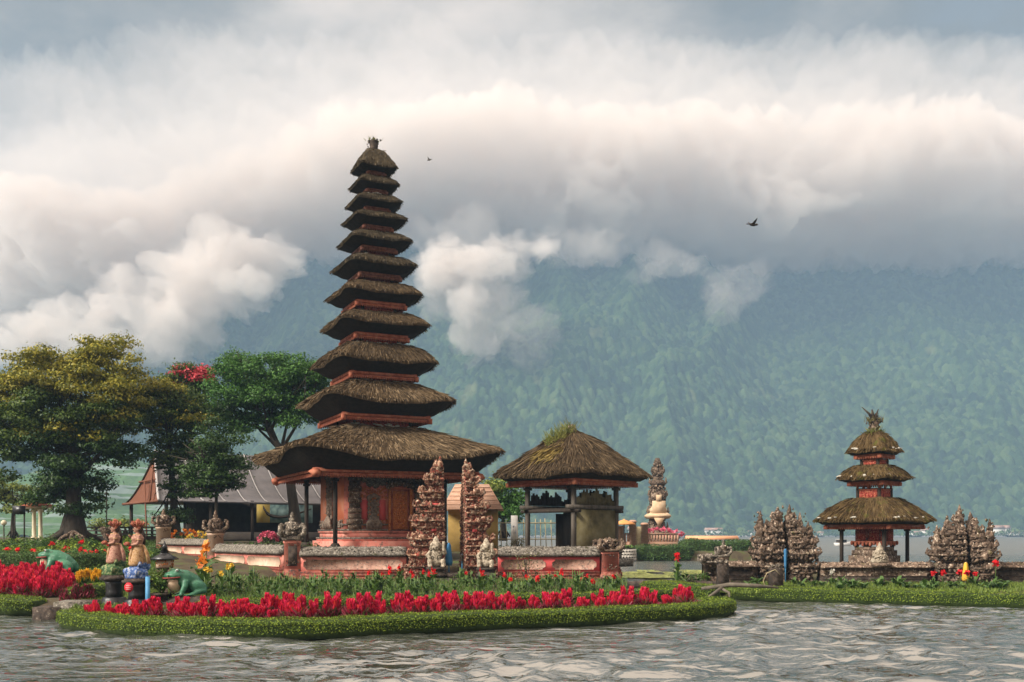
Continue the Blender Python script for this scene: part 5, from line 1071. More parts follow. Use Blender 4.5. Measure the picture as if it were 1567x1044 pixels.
def maiden(label, x, y, z, rz, skirt, basem, sc=1.):
    """painted temple maiden, crowned, one hand raised to the chest, a bowl in the other; faces local +x"""
    t = thing('maiden_statue', label, 'statue', (x, y, z), rz)
    b = MB(); b.lathe([(.30, 0), (.30, .05), (.26, .07)], 14, sy=.85)                                             # curled scaly beast she stands on
    b.tube([(-.2, .1, .12), (.05, .2, .14), (.2, .05, .16), (.12, -.16, .18), (-.1, -.18, .22), (-.2, 0, .28), (-.02, .12, .34), (.12, 0, .38)], [.08, .11, .12, .12, .12, .11, .10, .07], 9); b.ball((.24, -.04, .17), (.11, .09, .09)); b.ball((.22, -.14, .08), (.09, .05, .06)); b.ball((.2, .12, .08), (.09, .05, .06)); b.ball((0, 0, .2), (.19, .17, .2))
    fuse(b.build('scaly_base', MT[basem], t), .022, 1)
    b = MB(); a = np.arange(18)/18*6.283; rs = []
    for z_, rx, ry, ox in ((.30, .17, .16, .02), (.36, .20, .19, .01), (.48, .17, .17, 0), (.58, .165, .165, -.01), (.68, .15, .16, -.015), (.76, .12, .13, -.01), (.82, .105, .12, 0)):
        f = 1+.06*np.cos(a*9)*(1 if z_ < .7 else 0); rs.append(np.stack([ox+np.cos(a)*rx*f, np.sin(a)*ry*f, np.full(18, z_)], 1))
    b.rings(rs); b.tube([(-.12, .12, .8), (-.2, .16, .6), (-.24, .15, .36)], [.03, .045, .05], 6); b.tube([(.1, -.08, .72), (.16, -.06, .5), (.18, -.04, .34)], [.04, .05, .03], 6); b.build('skirt', MT[skirt], t, smooth=True)
    b = MB()                                                                                                     # torso, neck, head, arms: one skin
    b.lathe([(.105, .78), (.10, .84), (.125, .92), (.14, .99), (.12, 1.05), (.055, 1.08), (.045, 1.13)], 14, sy=1.12); b.ball((.085, .06, .97), (.06, .055, .055)); b.ball((.085, -.06, .97), (.06, .055, .055))
    b.ball((.015, 0, 1.20), (.085, .075, .098)); b.ball((.10, 0, 1.19), (.022, .016, .022)); b.ball((.07, 0, 1.13), (.035, .035, .025)); b.ball((0, .078, 1.19), (.02, .012, .03)); b.ball((0, -.078, 1.19), (.02, .012, .03))
    for s, hand in ((1, (.20, .03, .80)), (-1, (.17, -.03, 1.02))):
        el = (.02, s*.19, .84); b.tube([(-.01, s*.14, 1.02), (-.01, s*.18, .93), el, tuple((Vector(el)+Vector(hand))/2), hand], [.045, .042, .038, .032, .025], 8); h = Vector(hand); b.ball(h, (.035, .025, .03))
        for q in range(4): b.tube([h+Vector((.01, (q-1.5)*.014, 0)), h+Vector((.035, (q-1.5)*.015, .02 if s < 0 else .0)), h+Vector((.045, (q-1.5)*.014, .06 if s < 0 else -.01))], [.011, .0105, .008], 5)
        b.tube([h+Vector((0, -s*.02, .01)), h+Vector((.02, -s*.035, .035))], [.011, .008], 5)
    o = b.build('body', MT['st_skin'], t); fuse(o, .012, 1)
    b = MB(); b.lathe([(.112, .79), (.106, .84), (.133, .91), (.15, .97), (.145, 1.0), (.13, 1.01)], 16, sy=1.12); b.ball((.09, .06, .965), (.066, .06, .06)); b.ball((.09, -.06, .965), (.066, .06, .06)); b.tube([(-.05, .14, 1.05), (.1, .05, .98), (.12, -.12, .82)], [.03, .035, .03], 6); fuse(b.build('bodice', MT['st_pink'], t), .014, 1)
    b = MB(); b.ball((.093, .03, 1.215), (.012, .018, .011)); b.ball((.093, -.03, 1.215), (.012, .018, .011)); b.box((.095, 0, 1.155), (.012, .045, .012)); b.build('painted_face', MT['hair'], o)
    b = MB(); b.ball((-.05, 0, 1.19), (.075, .085, .10)); b.tube([(-.08, 0, 1.17), (-.13, 0, 1.0), (-.14, 0, .8)], [.06, .06, .025], 8); b.build('hair', MT['hair'], t)
    b = MB(); b.lathe([(.098, 1.245), (.11, 1.27), (.09, 1.30), (.10, 1.32), (.06, 1.37), (.065, 1.39), (.02, 1.45)], 12, (-.005, 0, 0))
    for k in range(9): q = k/9*6.283; b.tube([(math.cos(q)*.09, math.sin(q)*.09, 1.27), (math.cos(q)*.15, math.sin(q)*.15, 1.33), (math.cos(q)*.13, math.sin(q)*.13, 1.40)], [.03, .028, .008], 5)
    b.octas(RNG.normal(size=(50, 3))*np.array([.06, .06, .04])+np.array([0, 0, 1.31]), .025)
    for s in (-1, 1): b.ball((-.02, s*.10, 1.24), (.04, .02, .06))
    b.build('crown', MT['st_red'], t)
    b = MB(); b.torus((.01, 0, 1.06), .085, .022, (0, 0, 1), 14, 6); b.torus((0, 0, .80), .125, .025, (0, 0, 1), 14, 6); b.tube([(.11, 0, .8), (.155, 0, .6), (.16, 0, .40)], [.03, .045, .03], 6)
    for s in (-1, 1): b.torus((-.01, s*.175, .95), .05, .014, (0, .2, 1), 10, 5)
    b.build('ornaments', MT['st_gold'], t)
    b = MB(); b.lathe([(.03, .80), (.075, .83), (.09, .87), (.075, .865), (.03, .83)], 12, (.245, .03, -.02)); b.ball((.245, .03, .855), (.065, .065, .035)); b.build('bowl', MT['st_red'], t)
    t.scale = (sc,)*3; return t
def pedestal(label, x, y, z, h, w):
    t = thing('pedestal', label, 'pedestal', (x, y, z)); a = w/2
    b = MB(); b.lathe([(a*1.05, -.12), (a*1.05, h*.12), (a*.95, h*.14), (a*.95, h*.26), (a*.74, h*.3)], 8, rot=math.pi/8); b.build('foot', MT['black'], t)
    b = MB(); b.lathe([(a*.72, h*.3), (a*.66, h*.45), (a*.68, h*.7), (a*.78, h*.8)], 8, rot=math.pi/8); b.build('shaft', MT['black'], t)
    b = MB(); b.lathe([(a*.8, h*.8), (a*1.15, h*.86), (a*1.2, h*.93), (a*1.0, h*.94), (a*.98, h)], 8, rot=math.pi/8); b.build('top_slab', MT['dark_stone'], t); return t
PY1, PY2 = 25.3, 24.8
pedestal('black stone pedestal under the green based maiden statue, without a sign', gx(175, PY1), PY1, .28, gz(880, PY1)-.28, .62)
pedestal('black stone pedestal under the blue based maiden statue, bearing the red sign', gx(210, PY2), PY2, .28, gz(885, PY2)-.28, .62)
maiden('crowned maiden statue in pinkish robes on a green scaly base', gx(176, PY1), PY1, gz(880, PY1), R(200), 'st_pink', 'st_green', (880-794)*PY1/F/1.45)
maiden('crowned maiden statue in golden robes on a blue scaly base', gx(211, PY2), PY2, gz(885, PY2), R(205), 'st_gold', 'st_blue', (885-794)*PY2/F/1.45)
MT['sign_red'] = mat('red_sign_paint', [(.50, .015, .025), (.58, .03, .04)], 5, .5, .05)
t = thing('warning_sign', 'small red eight sided sign with faint pale lines on the statue pedestal', 'sign', (gx(195, 24.3), 24.38, gz(899, 24.4)), R(-8))
b = MB(); a = np.arange(8)/8*6.283+math.pi/8; b.rings([np.stack([np.cos(a)*.115, np.full(8, y_), np.sin(a)*.125], 1) for y_ in (.012, -.012)]); b.build('plate', MT['sign_red'], t)
for z_, w_ in ((.045, .13), (.0, .15), (-.045, .12)):
    b = MB(); b.bx(-w_/2, w_/2, -.018, -.0125, z_-.009, z_+.009); b.build('text_line', mat('pale_sign_text', [(.62, .25, .25), (.7, .35, .34)], 60, .6, 0) if 'tl' not in MT else MT['tl'], t)
b = MB(); b.box((gx(226, 24.2), 24.2, .6), (.095, .05, .95)); tag(b.build('marker_post', MT['bluepost']), 'bright blue upright post right of the statue pedestals', 'post')
MT['greentub'] = mat('green_plastic', [(.02, .16, .07), (.03, .22, .10)], 5, .4, .05)
b = MB(); b.lathe([(.15, 0), (.2, .3), (.22, .32), (.2, .33), (.17, .3)], 14); tag(b.build('plastic_tub', MT['greentub'], loc=(gx(193, 26.2), 26.2, .62)), 'green plastic tub between the two maiden statues', 'tub')
MT['frog'] = mat('frog_paint', [(.018, .095, .05), (.035, .15, .08), (.06, .20, .12)], 3, .42, .12, 40, spec=.4, speck=((.13, .26, .20), 7, .58, .14), speck2=((.02, .03, .015), 9, .62, .08)); MT['frog_pale'] = mat('frog_belly_paint', [(.50, .36, .24), (.60, .46, .33)], 3, .6, .1)
def frog(label, x, y, z, rz, sc):
    t = thing('frog_statue', label, 'statue', (x, y, z), rz); b = MB()
    b.tube([(-.62, 0, .14), (-.5, 0, .24), (-.25, 0, .38), (.05, 0, .50), (.28, 0, .56)], [.06, .18, .28, .32, .28], 14); b.ball((.36, 0, .63), (.30, .31, .16), 16, 10); b.ball((.52, 0, .64), (.17, .21, .11), 14, 8)
    for s in (-1, 1):
        b.ball((.34, s*.17, .775), (.095, .08, .085)); b.ball((-.30, s*.30, .25), (.30, .15, .22), rot=Matrix.Rotation(-.35, 3, 'Y')); b.tube([(-.48, s*.34, .16), (-.2, s*.42, .10), (.02, s*.44, .05)], [.12, .08, .06], 9); b.ball((.0, s*.45, .035), (.17, .08, .035))
        b.tube([(.14, s*.27, .46), (.19, s*.36, .28), (.26, s*.35, .14), (.29, s*.34, .04)], [.12, .095, .075, .065], 10); b.ball((.35, s*.35, .03), (.12, .08, .035))
        for q in range(3): b.tube([(.33, s*.35, .03), (.49, s*(.35+(q-1)*.09), .02)], [.03, .022], 6); b.tube([(.05, s*.45, .03), (.22, s*(.46+(q-1)*.07), .02)], [.03, .022], 6)
    o = b.build('body', MT['frog'], t); fuse(o, .028, 3)
    b = MB(); b.tube([(.42, 0, .52), (.40, 0, .36), (.30, 0, .14)], [.19, .21, .16], 14); b.build('pale_belly', MT['frog_pale'], t, smooth=True)
    b = MB(); a = np.linspace(-1.9, 1.9, 22); b.tube([(.40+.31*math.cos(q)*(1 if abs(q) < 1.6 else .9), .305*math.sin(q), .578-.02*math.cos(q)) for q in a], .022, 6); b.build('mouth', mat('mouth_red', [(.20, .03, .03), (.28, .06, .05)], 5, .6, 0), t)
    for s in (-1, 1):
        b = MB(); b.ball((.375, s*.225, .80), (.04, .035, .04), 10, 7); e = b.build('eye', MT['white'], t, smooth=True); b = MB(); b.ball((.392, s*.248, .803), (.022, .02, .024), 8, 6); b.build('pupil', MT['black'], e)
    t.scale = (sc,)*3; return t
frog('big green frog statue with a pale belly on flat rocks, beside the flower pot', gx(284, 25.2), 25.2, gz(911, 25.2), R(222), .80)
frog('paler green frog statue seen from the side behind the crimson bed', gx(90, 33), 33, gz(878, 33), R(186), .96)
for x_, y_, z_, w_, l_ in ((286, 25.1, .30, 1.25, 'flat dark rock slab under the right frog statue'), (92, 33, .62, 1.3, 'low dark rock slab under the left frog statue')):
    b = MB(); b.ball((x_*0, 0, 0), (w_*.62, w_*.42, gz(911 if x_ > 200 else 878, y_)-z_+.02), 18, 9, .18, 3); tag(b.build('rock_slab', MT['dark_stone'], loc=(gx(x_, y_), y_, z_-.0)), l_, 'rock')
gp = 'loose stones round the right frog'
pr = MB().ball((0, 0, .03), (.16, .12, .08), 9, 6, .3).build('garden_stone', MT['dark_stone']); tag(pr, 'loose flat dark stone on the ground round the right frog', 'stone', gp)
for k in range(9):
    o = pr if k == 0 else pr.copy()
    if k: COL.objects.link(o)
    o.location = (gx(250+k*10, 24.4), 24.4+U(-.3, .3), .28); o.rotation_euler = (0, 0, U(0, 6)); o.scale = (U(.7, 1.4),)*3
# little lantern shrine and potted plant
t = thing('lantern_shrine', 'tiny garden shrine with a dark stepped roof behind the right frog', 'shrine', (gx(252, 27), 27, .36)); h0 = gz(868, 27)-.36
b = MB(); b.sq([(.16, 0), (.16, .05), (.07, .1), (.06, h0-.08), (.16, h0-.03), (.2, h0)]); b.build('pedestal', MT['stone_brown'], t)
b = MB(); b.bx(-.17, .17, -.17, .17, h0, h0+.2); bd = b.build('cabinet', MT['cream'], t); c = MB(); c.encrust([(-.18, .18, -.18, .18, h0+.02, h0+.18)], 250, .025); c.build('carving', MT['gold_red'], bd)
b = MB(); z_ = h0+.2; b.sq([(.28, z_), (.29, z_+.03), (.13, z_+.14), (.07, z_+.2), (.1, z_+.21), (.05, z_+.3), (.07, z_+.31), (.03, z_+.4), (.01, z_+.5)]); b.build('roof', MT['black'], t)
t = thing('potted_plant', 'leafy plant in a dark square pot left of the right frog', 'plant pot', (gx(247, 24.9), 24.9, .28))
b = MB(); b.sq([(.17, 0), (.20, .30), (.22, .31), (.22, .36), (.19, .36), (.18, .3)]); b.build('pot', MT['dark_stone'], t); b = MB()
for k in range(22): paddle(b, (U(-.1, .1), U(-.1, .1), .33+U(0, .3)), U(0, 6.28), U(.2, .34), U(.08, .13))
b.leaves(RNG.normal(size=(200, 3))*np.array([.16, .14, .17])+np.array([0, 0, .62]), .1); b.build('foliage', MT['bush_leaf'], t)
b = MB(); b.bx(-.45, .45, -.5, .5, -.3, .32); tag(b.build('stepping_slab', MT['stone_grey'], loc=(gx(120, 25.2), 25.2, .1), rz=R(8)), 'pale concrete slab leading to the water left of the long front hedge', 'slab')
b = MB(); b.bx(-.32, .32, -.35, .35, -.4, .26); tag(b.build('concrete_block', MT['dark_stone'], loc=(gx(80, 24.9), 24.9, .04), rz=R(-4)), 'dark wet concrete block at the water below the pale slab', 'block')

# ---------------------------------------------------------------- hall, gazebo, fences on the left and behind
MT['metal_roof'] = mat('grey_metal_roof', [(.085, .08, .083), (.12, .112, .115), (.15, .14, .143)], 1.2, .55, .1, spec=.4); MT['rib'] = mat('pale_roof_rib', [(.36, .34, .33), (.45, .43, .42)], 5, .6, .1)
MT['gable'] = mat('red_brown_boards', [(.11, .04, .02), (.17, .065, .035)], 4, .8, .3, stretch=(1, 1, .2)); MT['dim_wall'] = mat('dark_hall_wall', [(.035, .028, .024), (.06, .05, .04)], 2, .9, .2)
HA = R(35); hall = thing('long_hall', 'long open hall with a grey ribbed metal roof and red brown gable behind the trees', 'building', (gx(243, 58), 58, 1.7), HA)
hw = 8.4; hl = 19.; he_ = 4.08-1.7; hr = 7.3-1.7                          # local x along the eave, local y into the depth
def rc(q): return -.0+hw/2*q, he_+(hr-he_)*(q**1.55)                      # curved slope from eave to ridge
b = MB(); qs = np.linspace(0, 1, 9); A = [rc(q) for q in qs]; x0f = lambda q: .94*q
front = [[(x0f(q), y_, z_) for q, (y_, z_) in zip(qs, A)], [(hl, y_, z_) for y_, z_ in A]]
V = np.array(front[0]+front[1]); b.add(V, [(i, i+9, i+10, i+1) for i in range(8)]); V2 = V.copy(); V2[:, 1] = hw-V2[:, 1]; b.add(V2, [(i, i+1, i+10, i+9) for i in range(8)])
V3 = V.copy(); V3[:, 2] -= .07; b.add(V3, [(i, i+1, i+10, i+9) for i in range(8)]); b.add(np.array([V[0], V3[0], V[9], V3[9]]), [(0, 2, 3, 1)]); rf = b.build('metal_roof', MT['metal_roof'], hall)
for k in range(15):
    x_ = .0+k*1.32; b = MB(); b.tube([(max(x_, x0f(q)) if k == 0 else x_+.0*q, y_-.02, z_+.04) for q, (y_, z_) in zip(qs, A)] if k else [(x0f(q), y_-.02, z_+.05) for q, (y_, z_) in zip(qs, A)], .035 if k else .08, 5); b.build('roof_rib', MT['rib'], rf)
b = MB(); G = [(x0f(q)+.10, y_, z_-.08) for q, (y_, z_) in zip(qs, A)]+[(x0f(q)+.10, hw-y_, z_-.08) for q, (y_, z_) in zip(qs[::-1][1:], A[::-1][1:])]; b.add(G, [tuple(range(len(G)))]); b.build('gable', MT['gable'], hall)
b = MB(); b.tube([(.02, .1, he_-.02), (.02, hw-.1, he_-.02)], .09, 5); b.tube([(.48, hw*.27, he_+1.35), (.48, hw*.73, he_+1.35)], .06, 5); b.tube([(.9, hw/2, hr-.1), (-.05, hw*.2, he_)], .06, 5); b.tube([(.3, hw*.5, he_+1.3), (-.4, hw*.12, .1)], .05, 5); b.build('gable_brace', MT['gable'], hall)
for x_ in np.arange(.5, hl, 2.6):
    for y_ in (.25, hw-.25):
        b = MB(); b.bx(x_-.09, x_+.09, y_-.09, y_+.09, -.3, he_+.1); b.build('post', MT['wood_dark'], hall)
b = MB(); b.bx(2.5, hl, 3.4, 3.6, -.3, he_+.4); b.build('back_wall', MT['dim_wall'], hall)
b = MB(); b.bx(.4, hl, .22, .3, -.3, .55); b.build('low_wall', MT['dim_wall'], hall)
MU = mat('mural_paint', [(.30, .22, .05), (.16, .24, .22), (.05, .09, .09), (.22, .32, .31), (.12, .18, .17)], .55, .7, .05, rg=(.3, .7), detail=3.)
b = MB(); b.bx(6.0, 9.6, .02, .08, he_-1.25, he_-.12); mu = b.build('mural_board', MU, hall)
b = MB(); b.bx(5.9, 6.75, -.0, .018, he_-1.25, he_-.12); b.build('mural_panel', mat('mural_yellow', [(.36, .25, .04), (.30, .24, .08)], 3, .7, 0), mu)
b = MB(); n = 14; b.rings([np.array([(6.3+3.2*q/(n-1), -.012, he_-.35-.75*math.sin(math.pi*(q/(n-1))**.6)*.8-.05), (6.3+3.2*q/(n-1), -.012, he_-.35-.75*math.sin(math.pi*(q/(n-1))**.6)*.8+.16*(1-q/(n-1))+.03), (6.3+3.2*q/(n-1), .0, he_-.35-.75*math.sin(math.pi*(q/(n-1))**.6)*.8)]) for q in range(n)]); b.build('mural_figure', MT['dim_wall'], mu)

t = thing('tiled_hut', 'small hut with a pinkish brown tiled hip roof seen through the split gate', 'building', (gx(725, 54), 54, 1.2), R(0)); k_ = 54/F
MT['tile'] = mat('pinkish_tiles', [(.34, .19, .12), (.42, .25, .17), (.46, .30, .22)], 3, .85, .5, 20, stretch=(1, 1, 4))
hx, hy, z0, z1 = 46*k_, 2.0, gz(781, 54)-1.2, gz(741, 54)-1.2; b = MB(); b.add([(-hx, -hy, z0), (hx, -hy, z0), (hx, hy, z0), (-hx, hy, z0), (-hx*.62, 0, z1), (hx*.50, 0, z1)], [(0, 1, 5, 4), (1, 2, 5), (2, 3, 4, 5), (3, 0, 4), (0, 3, 2, 1)]); b.build('tiled_roof', MT['tile'], t)
b = MB()
for q in range(6): z_ = z0+(z1-z0)*(q+.1)/6; f = (q+.1)/6; b.bx(-hx*(1-.38*f)+.05, hx*(1-.5*f)-.05, -hy*(1-f)-.03, -hy*(1-f)+.02, z_, z_+.035)
b.build('tile_course', MT['tile'], t)
b = MB(); b.bx(-hx*.8, hx*.8, -hy*.7, hy*.7, 0, z0+.02); b.build('wall', mat('mustard_wall', [(.22, .14, .04), (.30, .20, .06)], 2, .9, .1), t); b = MB(); b.bx(-.4, .25, -hy*.7-.05, -hy*.7-.01, 0, z0-.4); b.build('doorway', MT['dim_wall'], t)
MT['bamboo'] = mat('bamboo', [(.28, .22, .12), (.42, .36, .22)], 4, .7, .1)
def picket(label, x0, x1, Y, ztop, zb, mt='bamboo', gap=.28, rails=(.35, .85), r=.025, name='picket_fence', slant=.2):
    f = thing(name, label, 'fence', (gx((x0+x1)/2, Y), Y, zb)); a = (gx(x1, Y)-gx(x0, Y))/2; h = ztop-zb
    n = min(95, int(2*a/gap))
    for k in range(n): q = MB(); x_ = -a+2*a*k/(n-1); q.tube([(x_, 0, 0), (x_+U(-slant, slant)*h*.3, U(-.02, .02), h*U(.9, 1.05))], r, 5); q.build('picket', MT[mt], f)
    for z_ in rails: q = MB(); q.tube([(-a, -.04, h*z_), (a, -.04, h*z_)], r*1.2, 5); q.build('rail', MT[mt], f)
    return f
picket('pale bamboo fence beyond the temple yard, seen under the open pavilion', 742, 862, 56, gz(793, 56), 1.2)
t = thing('notice_board', 'grey and white upright banner board by the bamboo fence', 'sign', (gx(787, 50), 50, 1.1)); b = MB(); b.bx(-.17, .17, -.02, .02, .4, gz(789, 50)-1.1); b.build('board', MT['white'], t); b = MB(); b.bx(-.02, .02, -.02, .02, 0, .4); b.build('post', MT['wood_dark'], t)
b = MB(); b.blades(RNG.normal(size=(20, 3))*.01, RNG.normal(size=(20, 3)), .1, .02)
b = MB(); b.octas(np.array([(U(-.1, .1), -.03, U(.9, 1.5)) for _ in range(10)]), .05, .15); b.build('figure_print', mat('grey_print', [(.25, .28, .33), (.4, .43, .48)], 6, .7, 0), t)
t = bush('brown heap of offerings on a stand under the open pavilion', None, 'dry_leaf', (.35, .35, .45), 200, .09, name='offering_heap'); t.location = (gx(793, 44), 44, 1.55)
t = bush('dark broad leaved bush left of the open pavilion, behind the wall', None, 'hedge_dark', (.6, .5, .55), 300, .12, name='leafy_bush'); t.location = (gx(770, 43), 43, 1.2)

# terrace rail, gazebo, lamp, boards at far left
t = thing('terrace_wall', 'low dark terrace wall with rails behind the left garden', 'wall', (gx(190, 53), 53, 1.6)); a = 60*53/F
b = MB(); b.bx(-a, a, -.15, .15, -.3, .42); b.build('wall_body', MT['dim_wall'], t)
for z_ in (.5, .7, .88): b = MB(); b.bx(-a, a, -.06, .06, z_-.035, z_+.035); b.build('rail', MT['wood_grey'] if z_ < .8 else MT['wood_dark'], t)
for k in range(8): b = MB(); x_ = -a+2*a*k/7; b.bx(x_-.05, x_+.05, -.05, .05, .42, .92); b.build('rail_post', MT['wood_dark'], t)
t = thing('gazebo', 'small gazebo with cream columns and an orange tiled roof at the left', 'pavilion', (gx(56, 55), 55, 1.6)); k_ = 55/F
MT['cream_paint'] = mat('cream_paint', [(.50, .44, .30), (.60, .54, .40)], 3, .7, .1)
for x_, y_ in ((.05, -.4), (.45, -.5)): b = MB(); b.lathe([(.16, 0), (.16, .15), (.11, .2), (.10, 1.5), (.15, 1.58), (.15, 1.7)], 10, (x_, y_, .2)); b.build('column', MT['cream_paint'], t)
for x_ in (.0, .75): b = MB(); b.bx(x_-.34, x_+.34, -.7, 0, -.3, .2); b.build('column_base', MT['cream_paint'], t)
b = MB(); b.bx(-.3, .6, -.7, .7, 1.9, 2.05); b.build('beam', MT['cream_paint'], t)
b = MB(); b.add([(-.45, -.9, 2.06), (.7, -.9, 2.06), (.7, .9, 2.06), (-.45, .9, 2.06), (.0, .0, 2.4), (.25, .0, 2.4)], [(0, 1, 5, 4), (1, 2, 5), (2, 3, 4, 5), (3, 0, 4), (3, 2, 1, 0)]); b.build('tiled_roof', mat('orange_tiles', [(.30, .08, .04), (.40, .13, .07)], 4, .85, .4), t)
t = thing('lamp_post', 'globe lamp on a short grey post at the left edge', 'lamp', (gx(6, 47), 47, 1.45)); b = MB(); b.lathe([(.07, 0), (.07, .08), (.03, .1), (.03, 1.05), (.06, 1.08)], 8); b.build('post', MT['wood_grey'], t); b = MB(); b.ball((0, 0, 1.2), .13, 12, 8); b.build('globe', MT['cream_paint'], t, smooth=True)
t = thing('tall_lamp', 'thin tall dark lamp mast by the terrace rail', 'lamp', (gx(163, 55), 55, 1.6)); b = MB(); b.tube([(0, 0, 0), (0, 0, 2.7)], .035, 6); b.build('mast', MT['wood_dark'], t); b = MB(); b.lathe([(.02, 2.68), (.14, 2.7), (.12, 2.78), (.02, 2.84)], 8); b.build('lamp_head', MT['wood_dark'], t)
t = thing('dark_board', 'black board on posts beside the gazebo', 'sign', (gx(29, 52), 52, 1.6)); b = MB(); b.bx(-.33, .33, -.03, .03, 1.55, 2.0); b.build('board', MT['black'], t)
for x_ in (-.25, .25): b = MB(); b.bx(x_-.03, x_+.03, .035, .09, -.2, 1.9); b.build('post', MT['wood_dark'], t)
b = MB(); P = []
for k in range(16): a = U(0, 6.28); b.tube([(0, 0, .6), (math.cos(a)*.5, math.sin(a)*.5, .35), (math.cos(a)*.95, math.sin(a)*.95, -.1)], [.12, .08, .03], 6)
tag(b.build('root_mound', MT['stone_brown'], loc=(gx(112, 48.6), 48.6, 1.6)), 'tangle of brown roots at the foot of the huge spreading tree', 'roots')
gp = 'brown urns'
t = thing('stone_urn', 'brown stone urn on the terrace behind the first maiden statue', 'urn', (gx(163, 50), 50, 1.75)); b = MB(); b.lathe([(.18, 0), (.12, .1), (.3, .5), (.34, .65), (.26, .72), (.2, .75)], 12); b.build('body', MT['stone_brown'], t); b = MB(); b.leaves(RNG.normal(size=(120, 3))*.16+np.array([.1, 0, .9]), .12); b.build('plant', MT['hedge_dark'], t)

# ---------------------------------------------------------------- far islet, lake, far shore, driftwood, birds
pad = thing('lotus_throne_tower', 'tall slim stone shrine with a pale cloth on the far islet', 'shrine', (gx(1006, 90), 90, .7)); q_ = lambda y: gz(y, 90)-.7; k_ = 90/F
b = MB(); b.sq([(26*k_, 0), (26*k_, q_(822)), (20*k_, q_(819)), (20*k_, q_(812))]); b.build('base', MT['stone_brown'], pad)
b = MB()
for y0, y1, w_ in ((812, 800, 15), (800, 790, 12.5), (790, 778, 16), (778, 764, 12), (764, 750, 14.5), (750, 742, 10), (742, 735, 13), (735, 728, 8), (728, 714, 9)): b.sq([(w_*k_*.78, q_(y0)), (w_*k_*.74, q_((y0+y1)/2)), (w_*k_*.62, q_(y1)+.03)])
b.lathe([(6.5*k_, q_(716)), (6*k_, q_(708)), (3*k_, q_(701))], 10); P = []
for y_, w_ in ((806, 15), (783, 16), (757, 14), (738, 12.5), (721, 9)):
    for s in (-1, 1): b.tube([(s*w_*k_*.6, -.3, q_(y_+5)), (s*w_*k_*1.0, -.3, q_(y_)), (s*w_*k_*.95, -.3, q_(y_-7))], [.16, .13, .04], 6)
b.encrust([(-11*k_, 11*k_, -.65, .65, q_(810), q_(745)), (-7*k_, 7*k_, -.4, .4, q_(745), q_(712))], 16, .12); b.build('carved_tower', MT['stone_brown'], pad)
MT['palecloth'] = mat('cream_cloth', [(.46, .31, .18), (.60, .46, .31)], 2, .85, .1)
b = MB(); b.bx(-10*k_, 10*k_, -.95, -.8, q_(788), q_(767)); b.bx(-4*k_, 4*k_, -.96, -.79, q_(768), q_(758)); b.sq([(15*k_, q_(794)), (18*k_, q_(791)), (18*k_, q_(789)), (13*k_, q_(785))], (0, -.1, 0)); b.sq([(12*k_, q_(785)), (12.5*k_, q_(780)), (10*k_, q_(775))], (0, -.1, 0)); b.add([(-8*k_, -1.2, q_(793)), (8*k_, -1.2, q_(793)), (0, -1.22, q_(808)), (-8*k_, -1.05, q_(793)), (8*k_, -1.05, q_(793)), (0, -1.05, q_(808))], [(0, 2, 1), (3, 4, 5), (0, 1, 4, 3), (1, 2, 5, 4), (2, 0, 3, 5)]); b.build('cloth_wrap', MT['palecloth'], pad)
bal = thing('balustrade', 'pinkish balustrade with a gate in front of the tall slim stone shrine', 'fence', (gx(990, 86), 86, .7)); a = 47*86/F; zt_ = gz(818, 86)-.7
b = MB(); b.bx(-a, a, -.15, .15, -.2, zt_*.55); b.build('parapet', MT['tile'], bal)
for k in range(22): b = MB(); x_ = -a+2*a*k/21; b.bx(x_-.08, x_+.08, -.08, .08, zt_*.55, zt_); b.build('baluster', MT['tile'], bal)
b = MB(); b.bx(-a, a, -.12, .12, zt_, zt_+.12); b.build('handrail', MT['tile'], bal)
for x_, h_ in ((968, 796), (986, 800), (950, 805)): b = MB(); b.sq([(.28, -.1), (.28, gz(h_, 86)-.9), (.36, gz(h_, 86)-.85), (.2, gz(h_, 86)-.7)], (gx(x_, 86)-gx(990, 86), 0, 0)); b.build('gate_post', MT['tile'], bal)
b = MB(); b.bx(gx(971, 86)-gx(990, 86), gx(983, 86)-gx(990, 86), -.2, -.16, 0, gz(806, 86)-.7); b.build('gate_leaf', MT['bamboo'], bal)
t = bush('pink flowering bush along the foot of the tall slim stone shrine', None, 'hedge_dark', (2.0, .6, .75), 500, .16, 'pink_petal', 60, ps=.25); t.location = (gx(1012, 87.2), 87.2, 1.7)
t = thing('parasol', 'orange open parasol left of the tall slim stone shrine', 'parasol', (gx(955, 85), 85, .7)); b = MB(); b.tube([(0, 0, 0), (0, 0, gz(797, 85)-.7)], .05, 6); b.build('pole', MT['wood_dark'], t); b = MB(); z_ = gz(803, 85)-.7; b.lathe([(1.0, z_), (.9, z_+.14), (.1, z_+.42), (.02, z_+.5)], 12); b.build('canopy', mat('orange_cloth', [(.55, .22, .06), (.65, .32, .12)], 3, .8, .1), t)
MT['mesh_white'] = mat('white_net_pattern', [(.50, .46, .40), (.62, .58, .52)], 6, .9, .3)
t = thing('round_planter', 'round planter with a white net pattern at the water on the far islet', 'planter', (gx(956, 79), 79, .0)); b = MB(); r_ = 17*79/F; b.lathe([(r_*.94, -.3), (r_*.97, .9), (r_, .95), (r_, 1.0)], 18); b.build('body', MT['dim_wall'], t); b = MB()
for k in range(46):
    a = k/46*6.283
    for j in range(4): z_ = .12+j*.23; b.tube([(math.cos(a+o_[0])*r_*1.0, math.sin(a+o_[0])*r_*1.0, z_+o_[1]) for o_ in ((0, -.1), (.06, .0), (.0, .1))] if (k+j) % 2 else [(math.cos(a)*r_*1.0, math.sin(a)*r_*1.0, z_+.1), (math.cos(a+.136)*r_, math.sin(a+.136)*r_, z_-.1)], .055, 4)
